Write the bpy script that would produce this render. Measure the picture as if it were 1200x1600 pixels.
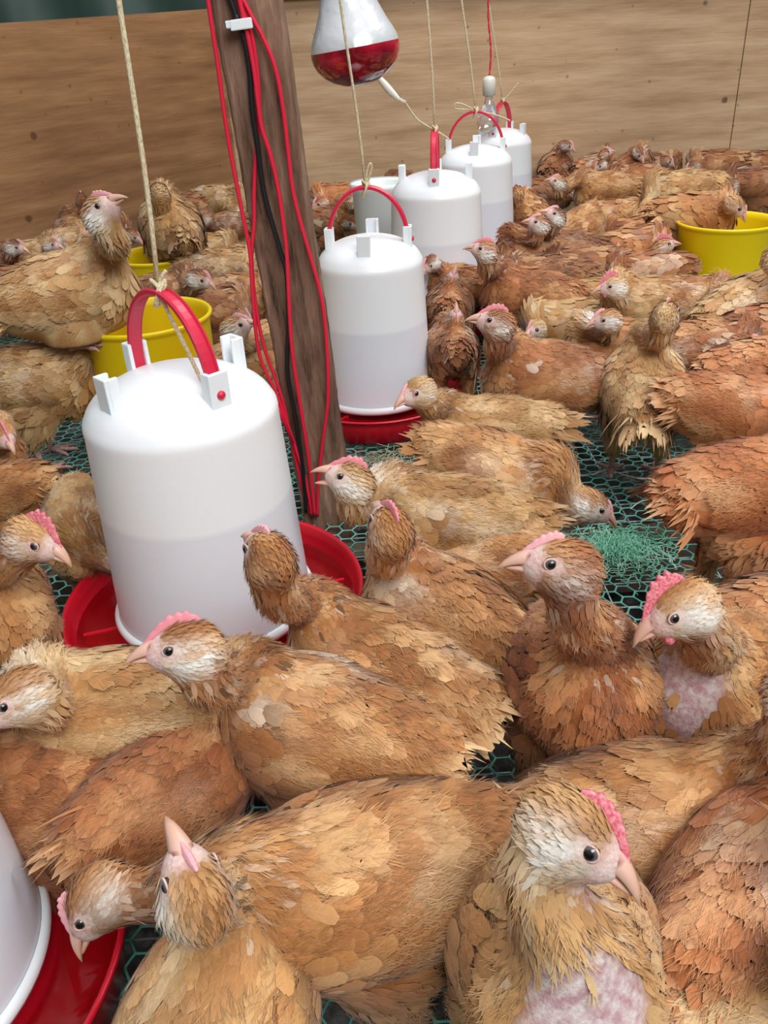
import bpy, math, random
import numpy as np
from mathutils import Vector, Matrix

for o in list(bpy.data.objects): bpy.data.objects.remove(o)
SC = bpy.context.scene
COL = SC.collection
PI = math.pi

# ------------------------------------------------------------------ camera
F = 1300.0; CAMZ = 0.62; PITCH = math.radians(30.0); ROLL = math.radians(3.5)
CP, SP = math.cos(PITCH), math.sin(PITCH)
FWD = np.array([0, CP, -SP]); R0 = np.array([1.0, 0, 0]); U0 = np.array([0, SP, CP])
RT = R0*math.cos(ROLL) - U0*math.sin(ROLL)
UP = U0*math.cos(ROLL) + R0*math.sin(ROLL)
CAM = np.array([0, 0, CAMZ])
cd = bpy.data.cameras.new('camera'); cam = bpy.data.objects.new('camera', cd); COL.objects.link(cam)
cd.sensor_fit = 'VERTICAL'; cd.sensor_height = 24.0; cd.lens = F/1600*24.0
cd.clip_start = 0.02; cd.clip_end = 60
m = Matrix(((RT[0], UP[0], -FWD[0], 0), (RT[1], UP[1], -FWD[1], 0), (RT[2], UP[2], -FWD[2], CAMZ), (0, 0, 0, 1)))
cam.matrix_world = m
SC.camera = cam
cd.dof.use_dof = False

# ------------------------------------------------------------------ light
w = bpy.data.worlds.new('world'); SC.world = w; w.use_nodes = True
nt = w.node_tree; bg = nt.nodes['Background']
tc = nt.nodes.new('ShaderNodeTexCoord'); sx = nt.nodes.new('ShaderNodeSeparateXYZ'); rp = nt.nodes.new('ShaderNodeValToRGB')
nt.links.new(tc.outputs['Generated'], sx.inputs[0]); nt.links.new(sx.outputs['Z'], rp.inputs[0]); nt.links.new(rp.outputs[0], bg.inputs[0])
rp.color_ramp.elements[0].position = 0.0; rp.color_ramp.elements[0].color = (0.10, 0.09, 0.08, 1)
rp.color_ramp.elements[1].position = 0.9; rp.color_ramp.elements[1].color = (0.94, 0.98, 1.04, 1)
bg.inputs[1].default_value = 0.55
def area(name, loc, target, size, power, col):
    ld = bpy.data.lights.new(name, 'AREA'); ld.shape = 'RECTANGLE'; ld.size = size[0]; ld.size_y = size[1]
    ld.energy = power; ld.color = col
    o = bpy.data.objects.new(name, ld); COL.objects.link(o); o.location = loc
    o.rotation_euler = (Vector(target)-Vector(loc)).to_track_quat('-Z', 'Y').to_euler()
    return o
area('daylight_opening', (0.9, -1.0, 2.3), (0.1, 1.2, 0), (1.8, 1.2), 62, (0.97, 0.99, 1.0))
area('daylight_overhead', (0.9, 2.0, 2.6), (0.3, 2.0, 0), (1.2, 1.6), 34, (0.97, 0.99, 1.0))  # overhead area lamp for the soft daylight from above
SC.view_settings.view_transform = 'Standard'; SC.view_settings.look = 'None'
SC.view_settings.gamma = 1.0; SC.view_settings.exposure = 0.24; SC.view_settings.use_curve_mapping = False

# ------------------------------------------------------------------ pixel helpers (photo frame 1200x1600) to place things on their planes
def ray(px, py): return FWD + (px-600)/F*RT + (800-py)/F*UP
def at_z(px, py, z):
    d = ray(px, py); return CAM + d*((z-CAMZ)/d[2])
def at_y(px, py, y):
    d = ray(px, py); return CAM + d*(y/d[1])
def at_d(px, py, Z): return CAM + ray(px, py)*Z

# ------------------------------------------------------------------ object helpers
def srgb(r, g, b):
    f = lambda c: (c/255/12.92) if c/255 <= 0.04045 else ((c/255+0.055)/1.055)**2.4
    return np.array([f(r), f(g), f(b)])
def mesh_np(name, V, Fq, mat=None, col=None, fuv=None, smooth=True):
    me = bpy.data.meshes.new(name)
    V = np.asarray(V, dtype=np.float32); 
    if isinstance(Fq, np.ndarray):
        k = Fq.shape[1]; n = Fq.shape[0]
        me.vertices.add(len(V)); me.vertices.foreach_set('co', V.ravel())
        me.loops.add(n*k); me.loops.foreach_set('vertex_index', Fq.astype(np.int32).ravel())
        me.polygons.add(n); me.polygons.foreach_set('loop_start', np.arange(0, n*k, k, dtype=np.int32))
        me.update(calc_edges=True); me.validate()
    else:
        me.from_pydata([tuple(map(float, v)) for v in V], [], Fq)
    if smooth: me.polygons.foreach_set('use_smooth', np.ones(len(me.polygons), dtype=bool))
    if col is not None and len(me.vertices) == len(V):
        a = me.color_attributes.new('Col', 'FLOAT_COLOR', 'POINT')
        c4 = np.ones((len(V), 4), dtype=np.float32); c4[:, :3] = col; a.data.foreach_set('color', c4.ravel())
    if fuv is not None and len(me.vertices) == len(V):
        a = me.attributes.new('fuv', 'FLOAT_VECTOR', 'POINT'); a.data.foreach_set('vector', np.asarray(fuv, dtype=np.float32).ravel())
    if mat: me.materials.append(mat)
    return me
def link(name, me, parent=None, loc=None, mw=None):
    o = bpy.data.objects.new(name, me); COL.objects.link(o)
    if parent is not None: o.parent = parent
    if loc is not None: o.location = loc
    if mw is not None: o.matrix_local = mw
    return o
def tag(o, label=None, cat=None, group=None, kind=None):
    if label: o['label'] = label
    if cat: o['category'] = cat
    if group: o['group'] = group
    if kind: o['kind'] = kind
    return o
def empty(name, loc, rz=0):
    o = bpy.data.objects.new(name, None); COL.objects.link(o); o.location = loc; o.rotation_euler = (0, 0, rz)
    o.empty_display_size = 0.05
    return o
class MB:
    def __init__(s): s.v = []; s.f = []
    def add(s, V, Fc):
        n = len(s.v); s.v += [tuple(map(float, p)) for p in V]; s.f += [tuple(i+n for i in f) for f in Fc]
    def box(s, c, h, M=None):
        V = [Vector((x*h[0], y*h[1], z*h[2])) for x in (-1, 1) for y in (-1, 1) for z in (-1, 1)]
        if M is not None: V = [M @ p for p in V]
        V = [p+Vector(c) for p in V]
        s.add(V, [(0, 1, 3, 2), (4, 6, 7, 5), (0, 4, 5, 1), (2, 3, 7, 6), (0, 2, 6, 4), (1, 5, 7, 3)])
    def lathe(s, prof, n=48, c=(0, 0, 0), close=False):
        V = []; Fc = []
        for r, z in prof:
            for i in range(n):
                a = 2*PI*i/n; V.append((c[0]+r*math.cos(a), c[1]+r*math.sin(a), c[2]+z))
        for j in range(len(prof)-1):
            for i in range(n):
                k = (i+1) % n; Fc.append((j*n+i, j*n+k, (j+1)*n+k, (j+1)*n+i))
        s.add(V, Fc)
    def tube(s, pts, r, n=8, sx=1.0, cap=True):
        P = [Vector(p) for p in pts]; V = []; Fc = []
        ref = Vector((0, 0, 1))
        t0 = (P[1]-P[0]).normalized()
        if abs(t0.dot(ref)) > .9: ref = Vector((0, 1, 0))
        nrm = (ref - t0*ref.dot(t0)).normalized()
        for i, p in enumerate(P):
            t = (P[min(i+1, len(P)-1)]-P[max(i-1, 0)]).normalized()
            nrm = (nrm - t*nrm.dot(t)).normalized(); b = t.cross(nrm)
            rr = r[i] if hasattr(r, '__len__') else r
            for k in range(n):
                a = 2*PI*k/n; V.append(p + nrm*math.cos(a)*rr + b*math.sin(a)*rr*sx)
        for i in range(len(P)-1):
            for k in range(n):
                q = (k+1) % n; Fc.append((i*n+k, i*n+q, (i+1)*n+q, (i+1)*n+k))
        if cap: Fc.append(tuple(range(n-1, -1, -1))); Fc.append(tuple(range((len(P)-1)*n, len(P)*n)))
        s.add(V, Fc)
    def mesh(s, name, mat, smooth=True):
        me = bpy.data.meshes.new(name); me.from_pydata(s.v, [], s.f); me.materials.append(mat)
        if smooth: me.polygons.foreach_set('use_smooth', np.ones(len(me.polygons), dtype=bool))
        return me
def bevel(o, w, seg=2):
    md = o.modifiers.new('bevel', 'BEVEL'); md.width = w; md.segments = seg; md.limit_method = 'ANGLE'; return o
def spline(pts, n=8):
    P = [Vector(p) for p in pts]; out = []
    for i in range(len(P)-1):
        a = P[max(i-1, 0)]; b = P[i]; c = P[i+1]; d = P[min(i+2, len(P)-1)]
        for k in range(n):
            t = k/n
            out.append(0.5*((2*b)+(c-a)*t+(2*a-5*b+4*c-d)*t*t+(3*b-a-3*c+d)*t**3))
    out.append(P[-1]); return out

# ------------------------------------------------------------------ materials
def mat(name, color, rough=.5, metal=0, **kw):
    m = bpy.data.materials.new(name); m.use_nodes = True; b = m.node_tree.nodes['Principled BSDF']
    b.inputs['Base Color'].default_value = (*color, 1); b.inputs['Roughness'].default_value = rough; b.inputs['Metallic'].default_value = metal
    for k, v in kw.items(): b.inputs[k.replace('_', ' ')].default_value = v
    return m
def N(m, t, **kw):
    n = m.node_tree.nodes.new(t)
    for k, v in kw.items():
        if hasattr(n, k): setattr(n, k, v)
    return n
def L(m, a, b): m.node_tree.links.new(a, b)
def math_node(m, op, a, b=None):
    n = N(m, 'ShaderNodeMath', operation=op)
    for i, x in enumerate((a, b)):
        if x is None: continue
        if isinstance(x, (int, float)): n.inputs[i].default_value = x
        else: L(m, x, n.inputs[i])
    return n.outputs[0]
def noise(m, scale, detail=4, vec=None, rough=.5):
    n = N(m, 'ShaderNodeTexNoise'); n.inputs['Scale'].default_value = scale; n.inputs['Detail'].default_value = detail; n.inputs['Roughness'].default_value = rough
    if vec is not None: L(m, vec, n.inputs['Vector'])
    return n
def ramp(m, fac, stops):
    r = N(m, 'ShaderNodeValToRGB'); L(m, fac, r.inputs[0]); cr = r.color_ramp
    while len(cr.elements) < len(stops): cr.elements.new(.5)
    for e, (p, c) in zip(cr.elements, stops): e.position = p; e.color = (*c, 1)
    return r.outputs[0]
def mapping(m, scale, kind='Object'):
    t = N(m, 'ShaderNodeTexCoord'); mp = N(m, 'ShaderNodeMapping'); mp.inputs['Scale'].default_value = scale
    L(m, t.outputs[kind], mp.inputs[0]); return mp.outputs[0]
def bump(m, h, strength=.3, dist=.002):
    b = N(m, 'ShaderNodeBump'); b.inputs['Strength'].default_value = strength; b.inputs['Distance'].default_value = dist
    L(m, h, b.inputs['Height']); L(m, b.outputs[0], m.node_tree.nodes['Principled BSDF'].inputs['Normal'])
def base(m): return m.node_tree.nodes['Principled BSDF'].inputs['Base Color']
def mix(m, fac, a, b, mode='MIX'):
    n = N(m, 'ShaderNodeMix', data_type='RGBA', blend_type=mode)
    for i, x in ((0, fac), (6, a), (7, b)):
        if isinstance(x, (int, float)): n.inputs[i].default_value = x
        elif isinstance(x, (tuple, list, np.ndarray)): n.inputs[i].default_value = (*x, 1)
        else: L(m, x, n.inputs[i])
    return n.outputs[2]

# feathers: pigment per feather in 'Col', barbs drawn from the feather's own (u, v) coordinates
MF = mat('feather', (.5, .25, .1), .62); MF.node_tree.nodes['Principled BSDF'].inputs['Specular IOR Level'].default_value = .3
MF.node_tree.nodes['Principled BSDF'].inputs['Sheen Weight'].default_value = .15
ac = N(MF, 'ShaderNodeAttribute', attribute_name='Col'); af = N(MF, 'ShaderNodeAttribute', attribute_name='fuv')
sp_ = N(MF, 'ShaderNodeSeparateXYZ'); L(MF, af.outputs['Vector'], sp_.inputs[0])
au = math_node(MF, 'ABSOLUTE', sp_.outputs[0])
c_ = math_node(MF, 'SUBTRACT', sp_.outputs[1], math_node(MF, 'MULTIPLY', au, .33))
cx_ = N(MF, 'ShaderNodeCombineXYZ'); L(MF, math_node(MF, 'MULTIPLY', c_, 26.0), cx_.inputs[0]); L(MF, math_node(MF, 'MULTIPLY', sp_.outputs[2], 37.0), cx_.inputs[1]); L(MF, math_node(MF, 'MULTIPLY', sp_.outputs[0], 1.2), cx_.inputs[2])
nb = noise(MF, 1.0, 3, cx_.outputs[0], .7)
sh = ramp(MF, nb.outputs['Fac'], [(.28, (.80, .78, .75)), (.5, (1, 1, 1)), (.74, (1.16, 1.16, 1.16))])
shaft = math_node(MF, 'GREATER_THAN', .05, au)
shaft = math_node(MF, 'MULTIPLY', shaft, .10)
colr = mix(MF, 1.0, ac.outputs['Color'], sh, 'MULTIPLY')
colr = mix(MF, shaft, colr, (.75, .58, .38))
L(MF, colr, base(MF)); bump(MF, nb.outputs['Fac'], .35, .0006)
# body skin and down, same pigment attribute
MBODY = mat('skin_and_down', (.5, .25, .1), .7); MBODY.node_tree.nodes['Principled BSDF'].inputs['Specular IOR Level'].default_value = .25
ab = N(MBODY, 'ShaderNodeAttribute', attribute_name='Col')
nd = noise(MBODY, 420, 3, mapping(MBODY, (1, 1, 1)), .6)
L(MBODY, mix(MBODY, 1.0, ab.outputs['Color'], ramp(MBODY, nd.outputs['Fac'], [(.3, (.8, .78, .76)), (.7, (1.12, 1.12, 1.12))]), 'MULTIPLY'), base(MBODY)); bump(MBODY, nd.outputs['Fac'], .5, .0012)
def attr_mat(name, rough, **kw):
    m = mat(name, (.5, .5, .5), rough, **kw); a = N(m, 'ShaderNodeAttribute', attribute_name='Col'); L(m, a.outputs['Color'], base(m)); return m
MBEAK = attr_mat('beak_horn', .35); MEYE = attr_mat('eye_wet', .04, Specular_IOR_Level=.7)
MCOMB = mat('comb_skin', srgb(222, 110, 124), .42, Subsurface_Weight=.25, Subsurface_Scale=.004)
nc = noise(MCOMB, 500, 3, mapping(MCOMB, (1, 1, 1))); L(MCOMB, ramp(MCOMB, nc.outputs['Fac'], [(.35, srgb(206, 84, 104)), (.7, srgb(242, 160, 166))]), base(MCOMB)); bump(MCOMB, nc.outputs['Fac'], .4, .0008)
MCOMBP = mat('pale_comb_skin', srgb(232, 168, 172), .45, Subsurface_Weight=.25, Subsurface_Scale=.004)
MLEG = mat('leg_scales', srgb(205, 165, 155), .5)
vl = N(MLEG, 'ShaderNodeTexVoronoi'); vl.inputs['Scale'].default_value = 260; L(MLEG, mapping(MLEG, (1, 1, .7)), vl.inputs['Vector'])
L(MLEG, ramp(MLEG, vl.outputs['Distance'], [(.0, srgb(218, 178, 170)), (.6, srgb(170, 128, 120))]), base(MLEG)); bump(MLEG, vl.outputs['Distance'], -.5, .001)
# ------------------------------------------------------------------ chickens
def sd_ell(P, c, r, M=None):
    q = P - np.asarray(c, dtype=np.float32)
    if M is not None: q = q @ M.astype(np.float32)
    r = np.asarray(r, dtype=np.float32)
    k0 = np.sqrt(((q/r)**2).sum(-1)); k1 = np.sqrt(((q/(r*r))**2).sum(-1))+1e-9
    return k0*(k0-1)/k1
def sd_sph(P, c, r): 
    q = P - np.asarray(c, dtype=np.float32); return np.sqrt((q*q).sum(-1)) - r
def smin(a, b, k):
    h = np.clip(.5+.5*(b-a)/k, 0, 1); return b*(1-h)+a*h-k*h*(1-h)
def surface_nets(f, o, h):
    S = f < 0
    nx, ny, nz = f.shape
    c = np.zeros((nx-1, ny-1, nz-1), np.int8)
    for i in (0, 1):
        for j in (0, 1):
            for k in (0, 1): c += S[i:nx-1+i, j:ny-1+j, k:nz-1+k]
    act = (c > 0) & (c < 8); idx = np.argwhere(act); n = len(idx)
    mp = -np.ones(act.shape, np.int64); mp[act] = np.arange(n)
    acc = np.zeros((n, 3)); cnt = np.zeros(n)
    cor = [(i, j, k) for i in (0, 1) for j in (0, 1) for k in (0, 1)]
    for a in range(8):
        for b in range(a+1, 8):
            A = np.array(cor[a]); B = np.array(cor[b])
            if abs(A-B).sum() != 1: continue
            ia = idx+A; ib = idx+B
            fa = f[ia[:, 0], ia[:, 1], ia[:, 2]]; fb = f[ib[:, 0], ib[:, 1], ib[:, 2]]
            m_ = (fa < 0) != (fb < 0); t = np.where(m_, fa/np.where(m_, fa-fb, 1), 0)[:, None]
            acc += m_[:, None]*(A+(B-A)*t); cnt += m_
    V = (idx + acc/np.maximum(cnt, 1)[:, None])*h + o
    Q = []
    for ax in range(3):
        sl0 = [slice(1, -1)]*3; sl1 = [slice(1, -1)]*3
        sl0[ax] = slice(0, -1); sl1[ax] = slice(1, None)
        a = S[tuple(sl0)]; b = S[tuple(sl1)]; e = np.argwhere(a != b)
        off = np.array([1, 1, 1]); off[ax] = 0; e2 = e+off
        u, v = [(1, 2), (2, 0), (0, 1)][ax]
        du = np.zeros(3, int); du[u] = 1; dv = np.zeros(3, int); dv[v] = 1
        g = lambda q: mp[q[:, 0], q[:, 1], q[:, 2]]
        q = np.stack([g(e2-du-dv), g(e2-dv), g(e2), g(e2-du)], 1)
        flip = ~a[e[:, 0], e[:, 1], e[:, 2]]; q[flip] = q[flip][:, ::-1]
        Q.append(q)
    return V, np.concatenate(Q)
def vnormals(V, Q):
    d1 = V[Q[:, 2]]-V[Q[:, 0]]; d2 = V[Q[:, 3]]-V[Q[:, 1]]; fn = np.cross(d1, d2)
    vn = np.zeros_like(V)
    for k in range(4): np.add.at(vn, Q[:, k], fn)
    vn /= np.linalg.norm(vn, axis=1)[:, None]+1e-12
    return vn
def nrm(a): return a/(np.linalg.norm(a, axis=-1, keepdims=True)+1e-12)

TPL = {}
def template(rows, cols, kind):
    key = (rows, cols, kind)
    if key in TPL: return TPL[key]
    v = np.linspace(0, 1, rows)**.85
    if kind == 'round': wv = np.interp(v, [0, .25, .6, .82, .94, 1], [.45, .85, 1, .92, .62, .22])
    elif kind == 'hackle': wv = np.interp(v, [0, .3, .7, 1], [.5, 1, .75, .06])
    else: wv = np.interp(v, [0, .2, .8, .95, 1], [.4, .9, 1, .7, .35])
    u = np.linspace(-1, 1, cols)
    VV, UU = np.meshgrid(v, u, indexing='ij'); WW = np.repeat(wv[:, None], cols, 1)
    f = []
    for i in range(rows-1):
        for j in range(cols-1): f.append((i*cols+j, i*cols+j+1, (i+1)*cols+j+1, (i+1)*cols+j))
    TPL[key] = (VV.ravel(), UU.ravel(), WW.ravel(), np.array(f)); return TPL[key]
def feathers(rng, P, T, Nn, Ln, Wd, C, R=.07, Rc=.05, lift=.14, rows=5, cols=3, kind='round', tip=.22, tipc=(.74, .50, .28), fray=.0):
    """cards for n feathers at P pointing along T on surface normals Nn -> V, Q, C, FUV"""
    n = len(P); v, u, wv, f = template(rows, cols, kind)
    T = nrm(T - (T*Nn).sum(-1, keepdims=True)*Nn); B = np.cross(Nn, T)
    Ln = np.broadcast_to(np.asarray(Ln, float), (n,))[:, None]; Wd = np.broadcast_to(np.asarray(Wd, float), (n,))[:, None]
    lf = np.broadcast_to(np.asarray(lift, float), (n,))[:, None]
    a = v[None]*Ln*(1+fray*rng.normal(size=(n, len(v)))*(v[None] > .8)); b = u[None]*wv[None]*Wd/2*(1+fray*rng.normal(size=(n, len(v))))
    skew = rng.normal(size=(n, 1))*.06
    b = b + skew*a
    hgt = lf*a - a*a/(2*R) - b*b/(2*Rc) + .0001
    V = P[:, None]+T[:, None]*a[..., None]+B[:, None]*b[..., None]+Nn[:, None]*hgt[..., None]
    tipw = np.clip((v-.72)/.28, 0, 1)[None]*tip*(.4+1.2*rng.random((n, 1)))
    edge = (np.abs(u) > .9)[None]*.08
    tw = np.clip(tipw+edge, 0, 1)[..., None]
    lum = C.mean(1)[:, None, None]/.30
    tc_ = np.asarray(tipc)[None, None]*np.clip(lum, .55, 1.25)
    CC = C[:, None]*(1-tw)+tc_*tw
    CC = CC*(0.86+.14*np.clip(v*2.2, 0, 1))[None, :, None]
    FU = np.stack([np.broadcast_to(u[None], (n, len(u))), np.broadcast_to(v[None], (n, len(u))), np.broadcast_to(rng.random((n, 1)), (n, len(u)))], -1)
    Q = (f[None]+(np.arange(n)*len(v))[:, None, None]).reshape(-1, 4)
    return V.reshape(-1, 3), Q, CC.reshape(-1, 3), FU.reshape(-1, 3)
def merge(parts):
    off = 0; V = []; Q = []; C = []; U = []
    for v, q, c, u in parts:
        V.append(v); Q.append(q+off); C.append(c); U.append(u); off += len(v)
    return np.concatenate(V), np.concatenate(Q), np.concatenate(C), np.concatenate(U)
def thin(rng, P, r):
    """poisson thinning of points with per-point radius"""
    order = rng.permutation(len(P)); keep = []; cell = float(np.max(r)); grid = {}
    K = np.floor(P/cell).astype(int); r2 = r*r
    Pl = P.tolist(); Kl = K.tolist()
    for i in order:
        x, y, z = Pl[i]; a, b, c = Kl[i]; ok = True; rr = r2[i]
        for da in (-1, 0, 1):
            for db in (-1, 0, 1):
                for dc in (-1, 0, 1):
                    g = grid.get((a+da, b+db, c+dc))
                    if g:
                        for (X, Y, Z_) in g:
                            if (x-X)**2+(y-Y)**2+(z-Z_)**2 < rr: ok = False; break
                    if not ok: break
                if not ok: break
            if not ok: break
        if ok: keep.append(i); grid.setdefault((a, b, c), []).append((x, y, z))
    return np.array(keep, int)

TONES = {'buff': (srgb(198, 140, 84), srgb(168, 108, 60), srgb(226, 184, 134)),
         'rust': (srgb(180, 114, 68), srgb(144, 82, 46), srgb(212, 158, 108)),
         'light': (srgb(212, 168, 114), srgb(188, 136, 84), srgb(234, 206, 162)),
         'orange': (srgb(208, 136, 84), srgb(186, 108, 60), srgb(228, 176, 130)),
         'dark': (srgb(160, 100, 60), srgb(126, 74, 42), srgb(196, 150, 108)),
         'dun': (srgb(196, 152, 96), srgb(166, 118, 68), srgb(222, 192, 148))}
TONES = {k: tuple(c*np.array([.86, .78, .68]) for c in v) for k, v in TONES.items()}
WHITE = srgb(228, 218, 200); SKIN = srgb(224, 178, 172); SKINW = srgb(226, 208, 198); BLACK = srgb(50, 40, 36)

# shared small parts, in the head's own frame (x to the beak, z to the crown)
def beak_mesh(lower=False):
    V = []; C = []; n = 14; ring = 10
    for i in range(n):
        t = i/(n-1)
        if not lower:
            cx = .016+.0275*t; cz = .0008 - .0100*t**2.4 ; hw = .0086*(1-t)**.66+.0005; hh = .0094*(1-t)**.60+.0004
        else:
            cx = .016+.0225*t; cz = -.0052-.0018*t**2; hw = .0072*(1-t)**.62+.0005; hh = .0036*(1-t)**.62+.0004
        for k in range(ring):
            a = 2*PI*k/ring; zz = math.sin(a)*hh
            if not lower and zz < 0: zz *= .35
            V.append((cx, math.cos(a)*hw, cz+zz))
            c = srgb(232, 186, 172)*(1-t)+srgb(205, 160, 132)*t
            if not lower and .22 < t < .38 and .1 < math.sin(a) < .8: c = srgb(150, 100, 92)
            if not lower and t > .9: c = srgb(190, 150, 120)
            C.append(c)
    Q = np.array([(i*ring+k, i*ring+(k+1) % ring, (i+1)*ring+(k+1) % ring, (i+1)*ring+k) for i in range(n-1) for k in range(ring)])
    return mesh_np('beak', V, Q[:, ::-1].copy(), MBEAK, col=np.array(C))
BEAK_U = beak_mesh(); BEAK_L = beak_mesh(True)
def comb_mesh(H, m_, x0=-.012):
    V = []; Q = []; nx_, nj = 34, 5
    for i in range(nx_):
        t = i/(nx_-1); x = x0+(.030-x0)*t; basez = .0215-17*(x+.002)**2 if x > -.002 else .0215-9*(x+.002)**2
        basez -= .003
        env = min(1, t*4+.1)*min(1, (1-t)*2.2+.05); teeth = .62+.38*abs(math.sin(PI*t*6.5))
        hh = H*env*teeth+.003
        for j in range(nj):
            z = basez+hh*j/(nj-1); th = .0025*(1-.55*(j/(nj-1))**1.5)*(.5+.5*env)
            V.append((x, th, z)); V.append((x, -th, z))
    def id_(i, j, s): return (i*nj+j)*2+s
    for i in range(nx_-1):
        for j in range(nj-1):
            Q.append((id_(i, j, 0), id_(i, j+1, 0), id_(i+1, j+1, 0), id_(i+1, j, 0)))
            Q.append((id_(i, j, 1), id_(i+1, j, 1), id_(i+1, j+1, 1), id_(i, j+1, 1)))
        Q.append((id_(i, nj-1, 0), id_(i, nj-1, 1), id_(i+1, nj-1, 1), id_(i+1, nj-1, 0)))
        Q.append((id_(i, 0, 0), id_(i+1, 0, 0), id_(i+1, 0, 1), id_(i, 0, 1)))
    for i in (0, nx_-1):
        for j in range(nj-1): Q.append((id_(i, j, 0), id_(i, j, 1), id_(i, j+1, 1), id_(i, j+1, 0)))
    return mesh_np('comb', V, np.array(Q), m_)
MCOMBM = mat('pink_comb_skin', srgb(226, 138, 146), .45, Subsurface_Weight=.25, Subsurface_Scale=.004)
COMBS = {0: comb_mesh(.0015, MCOMBP, .012), 1: comb_mesh(.0040, MCOMBP, .002), 2: comb_mesh(.0058, MCOMBM), 3: comb_mesh(.0105, MCOMB), 4: comb_mesh(.0048, MCOMB, -.008)}
def eye_mesh():
    V = []; C = []; n = 14; mm = 18; r = .0048
    for i in range(n+1):
        th = PI*i/n
        for k in range(mm):
            a = 2*PI*k/mm; V.append((r*math.sin(th)*math.cos(a), r*math.cos(th), r*math.sin(th)*math.sin(a)))
            d = math.degrees(th); C.append(BLACK*.15 if d < 33 else (srgb(92, 84, 84) if d < 56 else srgb(60, 45, 42)))
    Q = np.array([(i*mm+k, i*mm+(k+1) % mm, (i+1)*mm+(k+1) % mm, (i+1)*mm+k) for i in range(n) for k in range(mm)])
    return mesh_np('eye', V, Q, MEYE, col=np.array(C))
EYE = eye_mesh()
def lid_mesh():
    b = MB(); pts = []
    for k in range(25):
        a = 2*PI*k/24; pts.append((.0046*math.cos(a), .0010, .0038*math.sin(a)))
    b.tube(pts, .0008, 6, cap=False); me = b.mesh('eyelid', mat('eyelid_skin', srgb(214, 178, 168), .55)); return me
LID = lid_mesh()
def wattle_mesh():
    b = MB(); prof = [(.0002, .0), (.0032, -.0015), (.0044, -.005), (.0036, -.0085), (.0004, -.0105)]
    b.lathe(prof, 10); return b.mesh('wattle', MCOMB)
WATTLE = wattle_mesh()
def ear_mesh():
    b = MB(); prof = [(.0002, .0012), (.0028, .0010), (.0040, 0), (.0030, -.001)]
    b.lathe(prof, 12); return b.mesh('earlobe', mat('earlobe_skin', srgb(212, 172, 165), .6))
EAR = ear_mesh()
def foot_mesh():
    b = MB()
    for a, l in ((0, .042), (38, .034), (-38, .034), (180, .018)):
        a = math.radians(a); c, s = math.cos(a), math.sin(a)
        pts = [(0, 0, .008), (c*l*.35, s*l*.35, .008), (c*l*.65, s*l*.65, .0055), (c*l*.88, s*l*.88, .005), (c*l*1.04, s*l*1.04, .0015)]
        b.tube(spline(pts, 3), [.0048, .0047, .0045, .0042, .0040, .0038, .0036, .0036, .0034, .003, .0022, .0014, .0005], 7)
    return b.mesh('foot', MLEG)
FOOT = foot_mesh()

def M3(f, u):
    f = nrm(np.asarray(f, float)); u = np.asarray(u, float); u = nrm(u-f*np.dot(u, f)); s = np.cross(u, f)
    return np.stack([f, s, u], 1)           # columns: forward, left, up
def mat4(M, t):
    return Matrix(((M[0, 0], M[0, 1], M[0, 2], t[0]), (M[1, 0], M[1, 1], M[1, 2], t[1]), (M[2, 0], M[2, 1], M[2, 2], t[2]), (0, 0, 0, 1)))

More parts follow.
